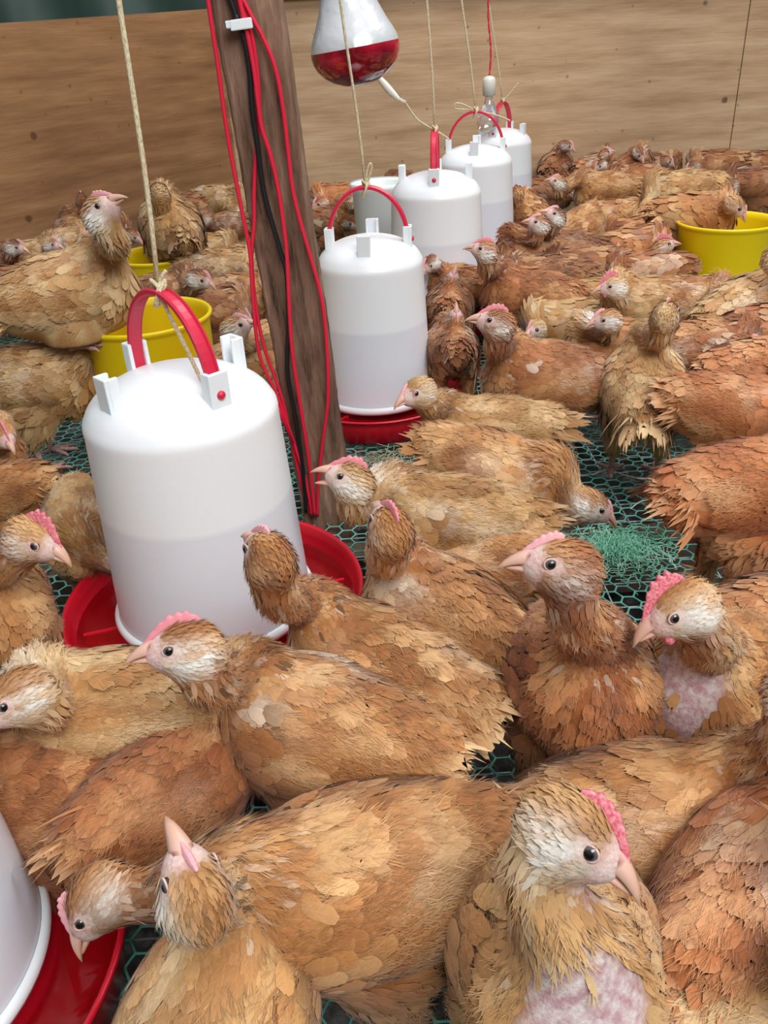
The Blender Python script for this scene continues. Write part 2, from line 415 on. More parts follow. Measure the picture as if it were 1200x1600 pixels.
CHK = 0
def chicken(label, b, yaw, h, bk, z=.15, pitch=12, s=1.0, tone='buff', comb=1, cheek=.6, bare=0, fleck=0, hL=.115, far=False, bfar=False,
            lod=0, patch=.5, tail=1.0, legs=True, wattle=0, group='young brown chickens crowding the netting floor', hz=None, stride=0, wingwhite=0, base_z=0.0, droop=0, Z=None, dep=0, gape=0):
    """b, h, bk: where body centre, head centre and beak tip lie; yaw: heading of the body"""
    global CHK
    CHK += 1; s = s*.94; rng = np.random.default_rng(1000+CHK)
    Bc = at_z(b[0], b[1], z) if Z is None else at_d(b[0], b[1], Z)
    z = Bc[2]
    root = empty('chicken', (Bc[0], Bc[1], base_z), math.radians(yaw))
    tag(root, label, 'chicken', group)
    ca, sa = math.cos(math.radians(yaw)), math.sin(math.radians(yaw))
    Rw = np.array([[ca, -sa, 0], [sa, ca, 0], [0, 0, 1.0]])
    org = np.array([Bc[0], Bc[1], base_z])
    zc = (z-base_z)
    p = math.radians(pitch)
    Bm = np.array([[math.cos(p), 0, -math.sin(p)], [0, 1, 0], [math.sin(p), 0, math.cos(p)]])  # columns = body axes in local
    bc = np.array([0, 0, zc])
    BL = lambda q: bc + Bm @ (np.asarray(q, float)*s)
    nb_l = BL((.058, 0, .030)); nb_w = org + Rw @ nb_l
    # head centre on its sight line at neck length from the neck base
    d = ray(*h); oc = CAM-nb_w; Ln = hL*s
    if hz is not None: Hw = at_z(h[0], h[1], hz)
    else:
        A = d@d; Bq = 2*d@oc; Cq = oc@oc-Ln*Ln; disc = Bq*Bq-4*A*Cq
        if disc <= 0: t = -Bq/(2*A)
        else: t = (-Bq+(1 if far else -1)*math.sqrt(disc))/(2*A)
        Hw = CAM+d*t
    Zd = (Hw-CAM)@FWD
    v2 = ((bk[0]-h[0])*RT-(bk[1]-h[1])*UP)*Zd/F; l2 = np.linalg.norm(v2); BLn = .042*s
    if dep: v2 = v2-FWD*dep*np.linalg.norm(v2); BLn = 0
    if l2 < BLn: v2 = v2+(1 if bfar else -1)*FWD*math.sqrt(BLn**2-l2**2)*(1 if l2/BLn < .5 else .55)
    Hf = Rw.T @ nrm(v2); Hl = Rw.T @ (Hw-org)
    # limit stretch
    dn = Hl-nb_l; dd = np.linalg.norm(dn)
    if dd > .19*s: Hl = nb_l+dn/dd*.19*s
    upv = np.array([0, 0, 1.0]) if abs(Hf[2]) < .93 else (np.array([1.0, 0, 0]) if Hf[2] < 0 else np.array([-1.0, 0, 0]))
    rl = Rw.T @ nrm(Hw-CAM); zr = nrm(np.array([0, 0, 1.0])-rl*rl[2])
    if abs(Hf[2]) < .8: upv = upv+1.1*zr
    Hm = M3(Hf, upv)
    HL = lambda q: Hl + Hm @ (np.asarray(q, float)*s)
    # ---- SDF prims
    vox = (.0034, .0042, .0055)[lod]
    ne = HL((-.006, 0, -.011)); dist = np.linalg.norm(ne-nb_l)
    t1 = nb_l + Bm @ np.array([.75, 0, .65])*dist*.42; t2 = ne - Hm @ np.array([.25, 0, .97])*dist*.38
    ts = np.linspace(0, 1, 15)[:, None]
    NK = (1-ts)**3*nb_l+3*(1-ts)**2*ts*t1+3*(1-ts)*ts**2*t2+ts**3*ne
    nr = np.interp(ts[:, 0], [0, .3, .7, 1], [.030, .0205, .0162, .0158])*s
    ext = [BL((-.14, -.08, .03)), BL((-.14, .08, .03)), BL((.12, .08, -.08)), BL((.12, -.08, .08)), BL((-.1, 0, -.11)), BL((-.1, 0, .08)), HL((.04, .03, .03)), HL((.03, -.03, -.03)), HL((-.035, 0, .035)), HL((-.03, 0, -.04))]+list(NK+.03)+list(NK-.03)
    lo = np.min(ext, 0)-.012; hi = np.max(ext, 0)+.012
    lo[2] = max(lo[2], .012-0.0)
    g = [np.arange(lo[i], hi[i], vox, dtype=np.float32) for i in range(3)]
    X, Y, Zg = np.meshgrid(*g, indexing='ij'); P = np.stack([X, Y, Zg], -1)
    f = sd_ell(P, BL((0, 0, 0)), np.array([.083, .055, .059])*s, Bm)
    f = smin(f, sd_ell(P, BL((.040, 0, -.010)), np.array([.052, .050, .055])*s, Bm), .02)
    f = smin(f, sd_ell(P, BL((-.056, 0, .010)), np.array([.050, .042, .041])*s, Bm), .025)
    f = smin(f, sd_sph(P, BL((-.092, 0, .028)), .017*s), .03)
    if bare:   # visible cleft between the breast muscles
        pass
    hip = []
    sit = zc < .118*s
    for sd in (1, -1):
        st = stride*sd
        f = smin(f, sd_ell(P, BL((-.012+st*.3, sd*.034, -.042)), np.array([.038, .027, .044])*s, Bm), .018)
        kn = BL((-.018+st*.5, sd*.036, -.075)); kn[2] = max(kn[2], .05)
        hk = np.array([kn[0]-.010+st*.2, sd*.036*s, min(.062*s, kn[2]-.004)])
        if not sit:
            for k in range(5):
                q = kn*(1-k/4)+hk*(k/4); f = smin(f, sd_sph(P, q, (.017-.0085*k/4)*s), .010)
        hip.append(hk)
    fb = f.copy()
    fn = None
    for q, r_ in zip(NK, nr):
        dq = sd_sph(P, q, r_); fn = dq if fn is None else smin(fn, dq, .006)
    f = smin(f, fn, .015*s)
    fh = sd_ell(P, HL((-.002, 0, 0)), np.array([.0250, .0178, .0198])*s, Hm)
    fh = smin(fh, sd_ell(P, HL((.0145, 0, -.003)), np.array([.0145, .0110, .0112])*s, Hm), .008)
    fh = smin(fh, sd_sph(P, HL((-.004, .0070, -.007)), .0120*s), .006); fh = smin(fh, sd_sph(P, HL((-.004, -.0070, -.007)), .0120*s), .006)
    f = smin(f, fh, .012*s)
    f[0] = f[-1] = .01; f[:, 0] = f[:, -1] = .01; f[:, :, 0] = np.maximum(f[:, :, 0], .001); f[:, :, -1] = .01
    V, Q = surface_nets(f, lo, vox)
    for _ in range(2):   # light smoothing
        acc = np.zeros_like(V); cn = np.zeros(len(V))
        for a, b_ in ((0, 1), (1, 2), (2, 3), (3, 0)):
            np.add.at(acc, Q[:, a], V[Q[:, b_]]); np.add.at(acc, Q[:, b_], V[Q[:, a]]); np.add.at(cn, Q[:, a], 1); np.add.at(cn, Q[:, b_], 1)
        V = V*.5+.5*acc/cn[:, None]
    VN = vnormals(V, Q)
    # ---- pigment
    cb, cdk, clt = TONES[tone]
    K = rng.normal(size=(5, 3))*75; PH = rng.random(5)*6.28
    K2 = rng.normal(size=(4, 3))*150; PH2 = rng.random(4)*6.28
    pc = [BL((rng.uniform(-.07, .05), rng.choice([-1, 1])*rng.uniform(.02, .055), rng.uniform(-.005, .055))) for _ in range(6)]
    eyeL = [HL((.0105, sd*.0172, .0035)) for sd in (1, -1)]
    mouth = HL((.026, 0, -.003))
    def hcoord(p_): return (p_-Hl)@Hm/s
    def bcoord(p_): return (p_-bc)@Bm/s
    def nseg(p_):
        dk = np.linalg.norm(p_[:, None]-NK[None], axis=2)-nr[None]; return dk.min(1), dk.argmin(1)
    def colour(p_, region, fleck=fleck):   # region 0 body 1 neck 2 head 3 thigh
        n1 = np.sin(p_@K.T+PH).mean(1)*1.9; n2 = np.sin(p_@K2.T+PH2).mean(1)
        a = np.clip(.5+.5*(n1+.6*n2), 0, 1)[:, None]
        c = np.where(a < .5, cdk*(1-2*a)+cb*2*a, cb*(2-2*a)+clt*(2*a-1))
        q = bcoord(p_)
        bel = np.clip((-q[:, 2]-.022)/.05, 0, 1)[:, None]*.55*(region != 2)[:, None]*(region != 1)[:, None]
        c = c*(1-bel)+(clt*.93)*bel
        for k, pt in enumerate(pc[:3 + 3*(patch > .45)]):
            w_ = np.exp(-(np.linalg.norm(p_-pt, axis=1)/.021)**2)[:, None]*patch*(region == 0)[:, None]*np.clip(.55+1.3*n2, 0, 1)[:, None]
            c = c*(1-.8*w_)+WHITE*.8*w_
        if fleck:
            fl = (rng.random(len(p_)) < fleck*.10)[:, None]*((q[:, 0] > .015) | (region == 1))[:, None]
            c = np.where(fl & (region == 1)[:, None], c*.35, np.where(fl, c*.6, c))
        hq = hcoord(p_); isn = (region == 1)[:, None]; ish = (region == 2)[:, None]
        wn = (rng.random(len(p_)) < .14)[:, None]*isn
        c = np.where(wn, c*.7+WHITE*.3, c)
        # white cheek feathers below and behind the eye
        ck = 1.25*np.exp(-((hq[:, 0]+.002)/.019)**2-((hq[:, 2]+.005)/.0115)**2)*np.clip(.75+.5*np.sin(p_@K2.T*2.5+PH2).mean(1)*1.6, .2, 1.2)*(np.abs(hq[:, 1]) > .007)*np.clip(cheek*1.25, 0, 1.1)
        ck = np.clip(ck*1.35, 0, 1)[:, None]*(ish | isn)
        c = c*(1-ck)+srgb(238, 232, 222)*ck
        return c
    def region_of(p_):
        q = bcoord(p_); hq = hcoord(p_); dn_, _ = nseg(p_)
        dh = np.linalg.norm(hq/np.array([.0265, .0195, .0215]), axis=1)-1
        db = np.linalg.norm(q/np.array([.088, .058, .062]), axis=1)-1
        reg = np.zeros(len(p_), int)
        reg[(dn_ < .009*s) & (db > .06)] = 1
        reg[(dh < .28)] = 2
        reg[(np.linalg.norm(hq-np.array([.016, 0, -.003]), axis=1) < .016)] = 2
        reg[(q[:, 2] < -.050) & (reg == 0)] = 3
        return reg
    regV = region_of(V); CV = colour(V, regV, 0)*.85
    hq = hcoord(V)
    fm = np.clip((hq[:, 0]-.012)/.007, 0, 1)*(regV == 2)
    for e in eyeL: fm = np.maximum(fm, np.clip(1.5-np.linalg.norm(V-e, axis=1)/(.0075*s), 0, 1)*.9)
    nn = .5+.5*np.sin(V@K2.T*2.2).mean(1)
    sk = SKIN[None]*(nn[:, None])+SKINW[None]*(1-nn[:, None]); CV = CV*(1-fm[:, None])+sk*fm[:, None]
    bq = bcoord(V)
    def bare_w(p_):
        q = bcoord(p_); n2 = np.sin(p_@K2.T*.7+PH2).mean(1)
        return np.clip(1.35-np.sqrt(((q[:, 0]-.075)/.05)**2+((q[:, 1]-.002)/.030)**2+((q[:, 2]-.012)/.060)**2)*1.0+n2*.35, 0, 1)*bare
    if bare:
        bw = bare_w(V)[:, None]*(regV != 2)[:, None]; bw = np.clip(bw*1.6, 0, 1)
        nn2 = np.clip(.5+1.1*np.sin(V@K2.T*4.3+1).mean(1)+.25*rng.normal(size=len(V)), 0, 1)[:, None]
        CV = CV*(1-bw)+(srgb(188, 148, 152)*nn2+srgb(218, 202, 198)*(1-nn2))*bw
    body = link('body', mesh_np('body', V, Q[:, ::-1].copy() if False else Q, MBODY, col=CV), root)
    # ---- feathers over the body
    FC = V[Q].mean(1); FN = nrm(VN[Q].mean(1))
    jit = rng.normal(size=FC.shape)*vox*.3; jit -= (jit*FN).sum(1)[:, None]*FN; FC = FC+jit
    reg = region_of(FC); q = bcoord(FC); hq = hcoord(FC)
    keep = np.ones(len(FC), bool)
    keep &= ~((reg == 2) & (hq[:, 0] > .0165))
    keep &= ~((reg == 2) & (hq[:, 0] > .004) & (hq[:, 2] < -.013) & (np.abs(hq[:, 1]) < .01))
    for e in eyeL: keep &= np.linalg.norm(FC-e, axis=1) > .0072*s
    keep &= FC[:, 2] > .045*s
    thq = np.degrees(np.arctan2(q[:, 2], np.abs(q[:, 1])))
    under_wing = (q[:, 0] < .050) & (q[:, 0] > -.078) & (thq > -22) & (thq < 46)
    if bare: keep &= ~((bare_w(FC) > .38) & (reg != 2) & (rng.random(len(FC)) > .012))
    keep &= ~(under_wing & (reg == 0))
    FC, FN, reg, q, hq = FC[keep], FN[keep], reg[keep], q[keep], hq[keep]
    sc_l = (1.0, 1.3, 1.8)[lod]
    sp_r = np.choose(reg, [.0078, .0040, .0024, .0060])*s*sc_l
    ki = thin(rng, FC, sp_r)
    FC, FN, reg, q, hq = FC[ki], FN[ki], reg[ki], q[ki], hq[ki]
    # flow: head -> tail
    _, ni = nseg(FC); tan = nrm(np.gradient(NK, axis=0))
    Dn = -tan[ni]; Dh = np.broadcast_to(Hm @ np.array([-1.0, 0, -.15]), FC.shape)
    Db = (Bm @ np.stack([-np.ones(len(q)), .25*np.sign(q[:, 1])*0, -.25-1.6*np.clip(q[:, 0]-.03, 0, .08)/.08], 0)).T
    Dt = np.broadcast_to(Bm @ np.array([-.45, 0, -1.0]), FC.shape)
    dn_, _ = nseg(FC)
    wnk = np.clip(1-(dn_-.004)/.02, 0, 1)[:, None]*(reg == 0)[:, None]*.6
    T = np.where((reg == 1)[:, None], Dn, np.where((reg == 2)[:, None], Dh, np.where((reg == 3)[:, None], Dt, Db*(1-wnk)+Dn*wnk)))
    T = T+rng.normal(size=T.shape)*.10
    C = colour(FC, reg)*(1+rng.normal(size=(len(FC), 1))*.06)
    C = np.clip(C, .01, .95)
    parts = []
    rws, cls = ((6, 5), (5, 3), (4, 3))[lod]
    for r_, (ln_, wd_, R_, Rc_, lf_, kd_, tp_) in enumerate(((.022, .0135, .14, .06, .135, 'round', .18), (.0165, .0048, .25, .02, .13, 'hackle', .14), (.0070, .0028, .034, .012, .20, 'hackle', .12), (.022, .0080, .08, .05, .16, 'hackle', .2))):
        k = reg == r_
        if not k.any(): continue
        ss = s*(1+(sc_l-1)*.75); var = 1+rng.normal(size=k.sum())*.16
        front = np.clip((q[k, 0]-.02)/.05, 0, 1) if r_ == 0 else 0
        ln2 = ln_*ss*var*(1-.25*front)
        wd2 = wd_*ss*var*(1-.15*front)
        lf2 = lf_*(1+.5*rng.random(k.sum()))
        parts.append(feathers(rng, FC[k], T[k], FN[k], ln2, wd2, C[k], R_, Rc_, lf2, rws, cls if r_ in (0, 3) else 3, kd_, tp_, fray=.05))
        # loose barbs past each feather's tip
        if lod < 2:
            nbp = {0: (14, 6), 1: (6, 2), 2: (2, 0), 3: (12, 5)}[r_][lod]
            if nbp:
                kk = np.repeat(np.where(k)[0], nbp); m_ = len(kk); l0 = np.repeat(np.broadcast_to(ln2, (k.sum(),)), nbp); w0 = np.repeat(np.broadcast_to(wd2, (k.sum(),)), nbp)
                Tt = nrm(T[kk]-(T[kk]*FN[kk]).sum(1)[:, None]*FN[kk]); Bt = np.cross(FN[kk], Tt); side = rng.uniform(-1, 1, m_)
                st_ = rng.uniform(.45, .85, m_)*l0; lfk = np.repeat(np.broadcast_to(lf2, (k.sum(),)), nbp)
                p0 = FC[kk]+Tt*st_[:, None]+Bt*(side*w0*.42)[:, None]+FN[kk]*((lfk*st_-st_**2/(2*R_))+.0006)[:, None]
                dr = Tt+Bt*(side*.55+rng.normal(size=m_)*.15)[:, None]
                cc = C[kk]*(1+rng.normal(size=(m_, 1))*.15); cc = cc*.85+clt*.15*np.clip(C[kk].mean(1)[:, None]/.3, .6, 1.3)
                parts.append(feathers(rng, p0, dr, FN[kk], rng.uniform(.35, .62, m_)*l0, .00055*ss*(1+.6*lod), cc, R_, .05, lfk*.6+.05*rng.random(m_), 3, 2, 'hackle', .0))
    # down on belly, thighs and vent
    Vv, Qq, Cc, Uu = merge(parts)
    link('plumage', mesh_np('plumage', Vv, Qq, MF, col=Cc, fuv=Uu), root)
    # ---- wings: rows of coverts and flight feathers wrapped round the flank, laid out by length x and angle th round the body
    ea, eb, ec = .112, .0550, .0580
    rad = math.radians
    def wsurf(xx, th, off, sd):
        tp_ = np.sqrt(np.clip(1-(xx/np.where(xx > 0, .088, ea))**2, .16, 1)); rise = np.clip(-xx, 0, .2)*.05; off = off*(1-.8*np.clip((np.degrees(th)-12)/44, 0, 1)**2.5-.5*np.clip((-np.degrees(th)-12)/20, 0, 1))
        return np.stack([xx, sd*(eb*tp_+off)*np.cos(th), (ec*tp_+off)*np.sin(th)+rise], -1)
    for sd in (1, -1):
        parts = []
        def wing_row(nf, x0, x1, t0, t1, ln, wd, off, tend, kind, tp=.3, dk=1.0, lift=.05, jit=.0025):
            v, u, wv, fq = template((9, 6, 4)[lod], (5, 3, 3)[lod], kind)
            a = np.linspace(0, 1, nf); X0 = x0+(x1-x0)*a+rng.normal(size=nf)*jit; T0 = np.radians(t0+(t1-t0)*a)+rng.normal(size=nf)*.04
            Ld = ln*(1+rng.normal(size=nf)*.09); Wd_ = wd*(1+rng.normal(size=nf)*.12)
            dT = (rad(tend)-T0)*.45+rng.normal(size=nf)*.07
            al = v[None]*Ld[:, None]; ac_ = u[None]*wv[None]*Wd_[:, None]/2*(1+.05*rng.normal(size=(nf, len(v))))
            xx = X0[:, None]-al+rng.normal(size=(nf, len(v)))*.0004; rr_ = .056*np.sqrt(np.clip(1-(xx/ea)**2, .35, 1))
            th = T0[:, None]+dT[:, None]*(al/Ld[:, None])*min(1, ln/.05)+ac_/rr_
            of = off+lift*al-7*ac_**2+rng.normal(size=(nf, 1))*.0007+droop*al*.1
            pl = wsurf(xx, th, of, sd)*s; Pw = bc+pl@Bm.T
            cen = Pw[:, len(v)//2]; C0 = colour(cen, np.zeros(nf, int))*dk*(1+rng.normal(size=(nf, 1))*.07)
            if wingwhite:
                ww = (rng.random(nf) < wingwhite)[:, None]*.55; C0 = C0*(1-ww)+WHITE*ww
            tw = np.clip((v-.78)/.22, 0, 1)[None, :, None]*tp*.8*(.2+1.2*rng.random((nf, 1, 1)))+(np.abs(u) > .9)[None, :, None]*.06
            tw = np.clip(tw, 0, 1); CC = C0[:, None]*(1-tw)+clt*tw
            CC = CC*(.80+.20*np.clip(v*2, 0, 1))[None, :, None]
            FU = np.stack([np.broadcast_to(u[None], (nf, len(u))), np.broadcast_to(v[None]*(ln/.02), (nf, len(u))), np.broadcast_to(rng.random((nf, 1)), (nf, len(u)))], -1)
            fq2 = fq if sd < 0 else fq[:, ::-1]
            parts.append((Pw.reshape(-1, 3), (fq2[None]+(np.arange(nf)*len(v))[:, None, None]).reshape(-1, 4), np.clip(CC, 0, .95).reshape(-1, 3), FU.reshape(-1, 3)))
        gx = np.linspace(-.075, .066, 14); gt = np.linspace(-26, 60, 9); GX, GT = np.meshgrid(gx, gt, indexing='ij')
        kx = np.interp(GX, [-.075, -.03, .045, .066], [.45, .95, .95, .6]); GT2 = np.radians(26+(GT-26)*kx)
        Pm = bc+(wsurf(GX, GT2, .0025, sd).reshape(-1, 3)*s)@Bm.T
        Qm = np.array([(i*9+j, i*9+j+1, (i+1)*9+j+1, (i+1)*9+j) for i in range(13) for j in range(8)])
        parts.append((Pm, Qm if sd > 0 else Qm[:, ::-1], colour(Pm, np.zeros(len(Pm), int))*.85, np.zeros((len(Pm), 3))))
        wing_row(9, -.020, -.030, -22, 40, .070, .0165, .0040, 38, 'long', tp=.25, dk=.92, lift=.03)
        wing_row(10, -.004, -.012, -27, 44, .054, .0160, .0060, 34, 'long', tp=.3, lift=.035)
        wing_row(13, .010, .004, -28, 50, .037, .0140, .0078, 32, 'round', tp=.3)
        wing_row(13, .022, .016, -28, 50, .028, .0128, .0090, 30, 'round', tp=.35)
        wing_row(13, .033, .028, -27, 50, .023, .0118, .0098, 28, 'round', tp=.3)
        wing_row(13, .043, .039, -24, 50, .020, .0108, .0102, 26, 'round', tp=.25, lift=.03)
        wing_row(12, .053, .049, -20, 46, .018, .0105, .0100, 24, 'round', tp=.2, lift=.0)
        wing_row(9, .062, .059, -14, 40, .016, .0100, .0085, 24, 'round', tp=.2, lift=.02)
        if lod < 2:   # loose barbs along the covert tips
            nb_ = (2400, 900)[lod]; X0 = rng.uniform(-.075, .055, nb_); T0 = np.radians(rng.uniform(-26, 56, nb_)); k_ = np.interp(X0, [-.08, -.03], [.5, 1]); T0 = rad(30)+(T0-rad(30))*k_
            P0 = bc+(wsurf(X0, T0, .0112, sd)*s)@Bm.T; P2 = bc+(wsurf(X0-.01, T0+rng.normal(size=nb_)*.06, .0112, sd)*s)@Bm.T
            Pn = nrm(P0-(bc+(wsurf(X0, T0, .001, sd)*s)@Bm.T))
            parts.append(feathers(rng, P0, P2-P0, Pn, rng.uniform(.006, .012, nb_), (.0006, .0009)[lod], colour(P0, np.zeros(nb_, int))*(1+rng.normal(size=(nb_, 1))*.15), .06, .05, .05, 3, 2, 'hackle', 0))
        Vv, Qq, Cc, Uu = merge(parts)
        link('wing', mesh_np('wing', Vv, Qq, MF, col=np.clip(Cc, 0, .95), fuv=Uu), root)
    # ---- tail
    nt_ = 14; a = np.linspace(-1, 1, nt_); P0 = np.stack([BL((-.082-.004*abs(x_), x_*.017, .033-abs(x_)*.012)) for x_ in a])
    dirs = np.stack([Bm @ np.array([-1, x_*.42, .32-.35*abs(x_)]) for x_ in a]); dirs = nrm(dirs+rng.normal(size=dirs.shape)*.08)
    ns = np.stack([Bm @ np.array([.35, x_*.9, .9]) for x_ in a])
    ns = nrm(ns-(ns*dirs).sum(1)[:, None]*dirs)
    C = colour(P0, np.zeros(nt_, int))
    tl = feathers(rng, P0, dirs, ns, rng.uniform(.038, .052, nt_)*s*tail, .016*s, C*.95, .15, .04, .04, (9, 6, 5)[lod], (5, 3, 3)[lod], 'long', .5, fray=.12)
    nf2 = (160, 60, 24)[lod]; x_ = rng.uniform(-1, 1, nf2)
    P1 = np.stack([BL((-.072-.012*rng.random(), t*.028, .032-abs(t)*.022+.008*rng.normal())) for t in x_])
    d1 = nrm(np.stack([Bm @ np.array([-1, t*.5, .15-.5*abs(t)]) for t in x_])+rng.normal(size=(nf2, 3))*.22)
    n1_ = nrm(np.stack([Bm @ np.array([.2, t*.9, .7]) for t in x_])); n1_ = nrm(n1_-(n1_*d1).sum(1)[:, None]*d1)
    tl2 = feathers(rng, P1, d1, n1_, rng.uniform(.022, .048, nf2)*s*tail, rng.uniform(.003, .008, nf2)*s*(1, 1.4, 2)[lod], colour(P1, np.zeros(nf2, int))*(1+.12*rng.normal(size=(nf2, 1)))*.8+clt*.2, .10, .03, .05, 5, 3, 'hackle', .35, fray=.1)
    Vv, Qq, Cc, Uu = merge([tl, tl2]); link('tail', mesh_np('tail', Vv, Qq, MF, col=np.clip(Cc, 0, .95), fuv=Uu), root)
    # ---- head furniture
    Ms = Hm*s
    bo = link('beak', BEAK_U, root, mw=mat4(Ms, Hl)); lb = link('lower_beak', BEAK_L, bo); lb.rotation_euler = (0, gape, 0)
    link('comb', COMBS[comb], root, mw=mat4(Ms, Hl))
    for sd in (1, -1):
        e = link('eye', EYE, root, mw=mat4(Hm @ np.diag([1, sd, 1])*s if sd > 0 else (Hm @ np.array([[-1, 0, 0], [0, -1, 0], [0, 0, 1.0]]))*s, HL((.0105, sd*.0124, .0035))))
        if lod < 2:
            link('eyelid', LID, e, loc=(0, .0014, 0))
            R_e = np.stack([Hm[:, 0], Hm[:, 2]*-sd, Hm[:, 1]*sd], 1)
            link('earlobe', EAR, root, mw=mat4(R_e*s*np.array([1, 1.3, 1]), HL((-.0085, sd*.0155, -.005))))
    if wattle:
        for sd in (1, -1): link('wattle', WATTLE, root, mw=mat4(Ms*wattle, HL((.018, sd*.005, -.009))))
    # ---- legs
    if legs:
        for i, hk in enumerate(hip):
            sd = (1, -1)[i]; b_ = MB(); fx = hk[0]+.012+stride*sd*.6; top = [hk[0]-.002, hk[1], hk[2]+.014]
            if sit: top = [hk[0], hk[1], min(zc-.03, .045)]
            b_.tube([top, [hk[0], hk[1], max(min(hk[2], top[2]-.006), .02)], [fx-.004, hk[1], .014], [fx, hk[1], .007]], [.0062*s, .0058*s, .0046*s, .0052*s], 8)
            lg = link('leg', b_.mesh('leg', MLEG), root)
            link('foot', FOOT, lg, loc=(fx, hk[1], .0))
    return root
# ------------------------------------------------------------------ room: ground, netting floor, plywood walls, post
MG = mat('dark_litter', (.03, .028, .025), .95)
n1 = noise(MG, 30, 5, mapping(MG, (1, 1, 1))); L(MG, ramp(MG, n1.outputs['Fac'], [(.40, (.012, .011, .010)), (.56, (.06, .055, .048)), (.68, (.20, .19, .175))]), base(MG)); bump(MG, n1.outputs['Fac'], .8, .02)
b = MB(); gx = np.linspace(-2.2, 2.4, 60); gy = np.linspace(-.4, 3.8, 60); rg = np.random.default_rng(3)
V = []
for x in gx:
    for y in gy:
        heap = .10*math.exp(-((x-.50)/.16)**2-((y-1.12)/.16)**2)+.08*math.exp(-((x+.42)/.2)**2-((y-.95)/.2)**2)
        V.append((x, y, -.16+heap+rg.normal()*.006))
b.add(V, [(i*60+j, (i+1)*60+j, (i+1)*60+j+1, i*60+j+1) for i in range(59) for j in range(59)])
tag(link('floor_litter', b.mesh('floor_litter', MG)), kind='structure')
# hexagonal plastic netting
MNET = mat('green_netting', srgb(78, 150, 132), .42)
nn_ = noise(MNET, 9, 3, mapping(MNET, (1, 1, 1))); L(MNET, ramp(MNET, nn_.outputs['Fac'], [(.35, srgb(62, 136, 122)), (.55, srgb(104, 184, 168)), (.75, srgb(136, 196, 182))]), base(MNET))
def hexnet(x0, x1, y0, y1, pitch, wd, th):
    a = pitch/math.sqrt(3)            # side, flat-top cells
    cx = 1.5*a; P = []; E = []
    nx_ = int((x1-x0)/cx); ny_ = int((y1-y0)/pitch)
    i, j = np.meshgrid(np.arange(nx_), np.arange(ny_), indexing='ij')
    X = x0+i*cx; Y = y0+(j+.5*(i % 2))*pitch
    seg = []
    c60 = [(math.cos(math.radians(q))*a, math.sin(math.radians(q))*a) for q in (0, 60, 120, 180)]
    for k in range(3):
        p = np.stack([X+c60[k][0], Y+c60[k][1]], -1).reshape(-1, 2); q = np.stack([X+c60[k+1][0], Y+c60[k+1][1]], -1).reshape(-1, 2)
        seg.append((p, q))
    p = np.concatenate([s_[0] for s_ in seg]); q = np.concatenate([s_[1] for s_ in seg])
    def wob(v): 
        x, y = v[:, 0], v[:, 1]
        return np.stack([x+.0022*np.sin(31*y+9*x), y+.0025*np.sin(23*x-13*y), -.0030+.0022*np.sin(11*x+3)*np.sin(13*y)+0*x], -1)
    p, q = wob(p), wob(q); d = nrm(q-p); s_ = np.stack([-d[:, 1], d[:, 0], np.zeros(len(d))], -1)*wd/2; n_ = np.array([0, 0, th/2])
    mid = (p+q)/2; s2 = s_*.75
    rings = [p+s_, p-n_*1., p-s_, p+n_*1.]; r2 = [mid+s2, mid-n_, mid-s2, mid+n_]; r3 = [q+s_, q-n_, q-s_, q+n_]
    V = np.stack(rings+r2+r3, 1).reshape(-1, 3); f = []
    for u in (0, 4):
        for k in range(4): f.append((u+k, u+(k+1) % 4, u+4+(k+1) % 4, u+4+k))
    Q = (np.array(f)[None]+(np.arange(len(p))*12)[:, None, None]).reshape(-1, 4)
    return V, Q
V, Q = hexnet(-1.75, 1.9, .02, 3.4, .0225, .0034, .0022)
floor = link('floor', mesh_np('floor', V, Q, MNET)); tag(floor, kind='structure')
MW = mat('galvanised_wire', (.42, .43, .42), .45, .6)
b = MB()
for x in np.arange(-1.75, 1.9, .075): b.tube([(x, 0, -.0075), (x, 3.4, -.0075)], .0013, 6)
for y in np.arange(.02, 3.4, .05): b.tube([(-1.75, y, -.0100), (1.9, y, -.0100)], .0013, 6)
tag(link('floor_wire', b.mesh('floor_wire', MW)), kind='structure')
b = MB()
MJ = mat('joist_wood', srgb(92, 76, 60), .85)
for y in (.05, 1.0, 1.9, 2.8): b.box((.05, y, -.06), (1.8, .02, .045))
tag(link('trim_1', b.mesh('trim_1', MJ, False)), kind='structure')

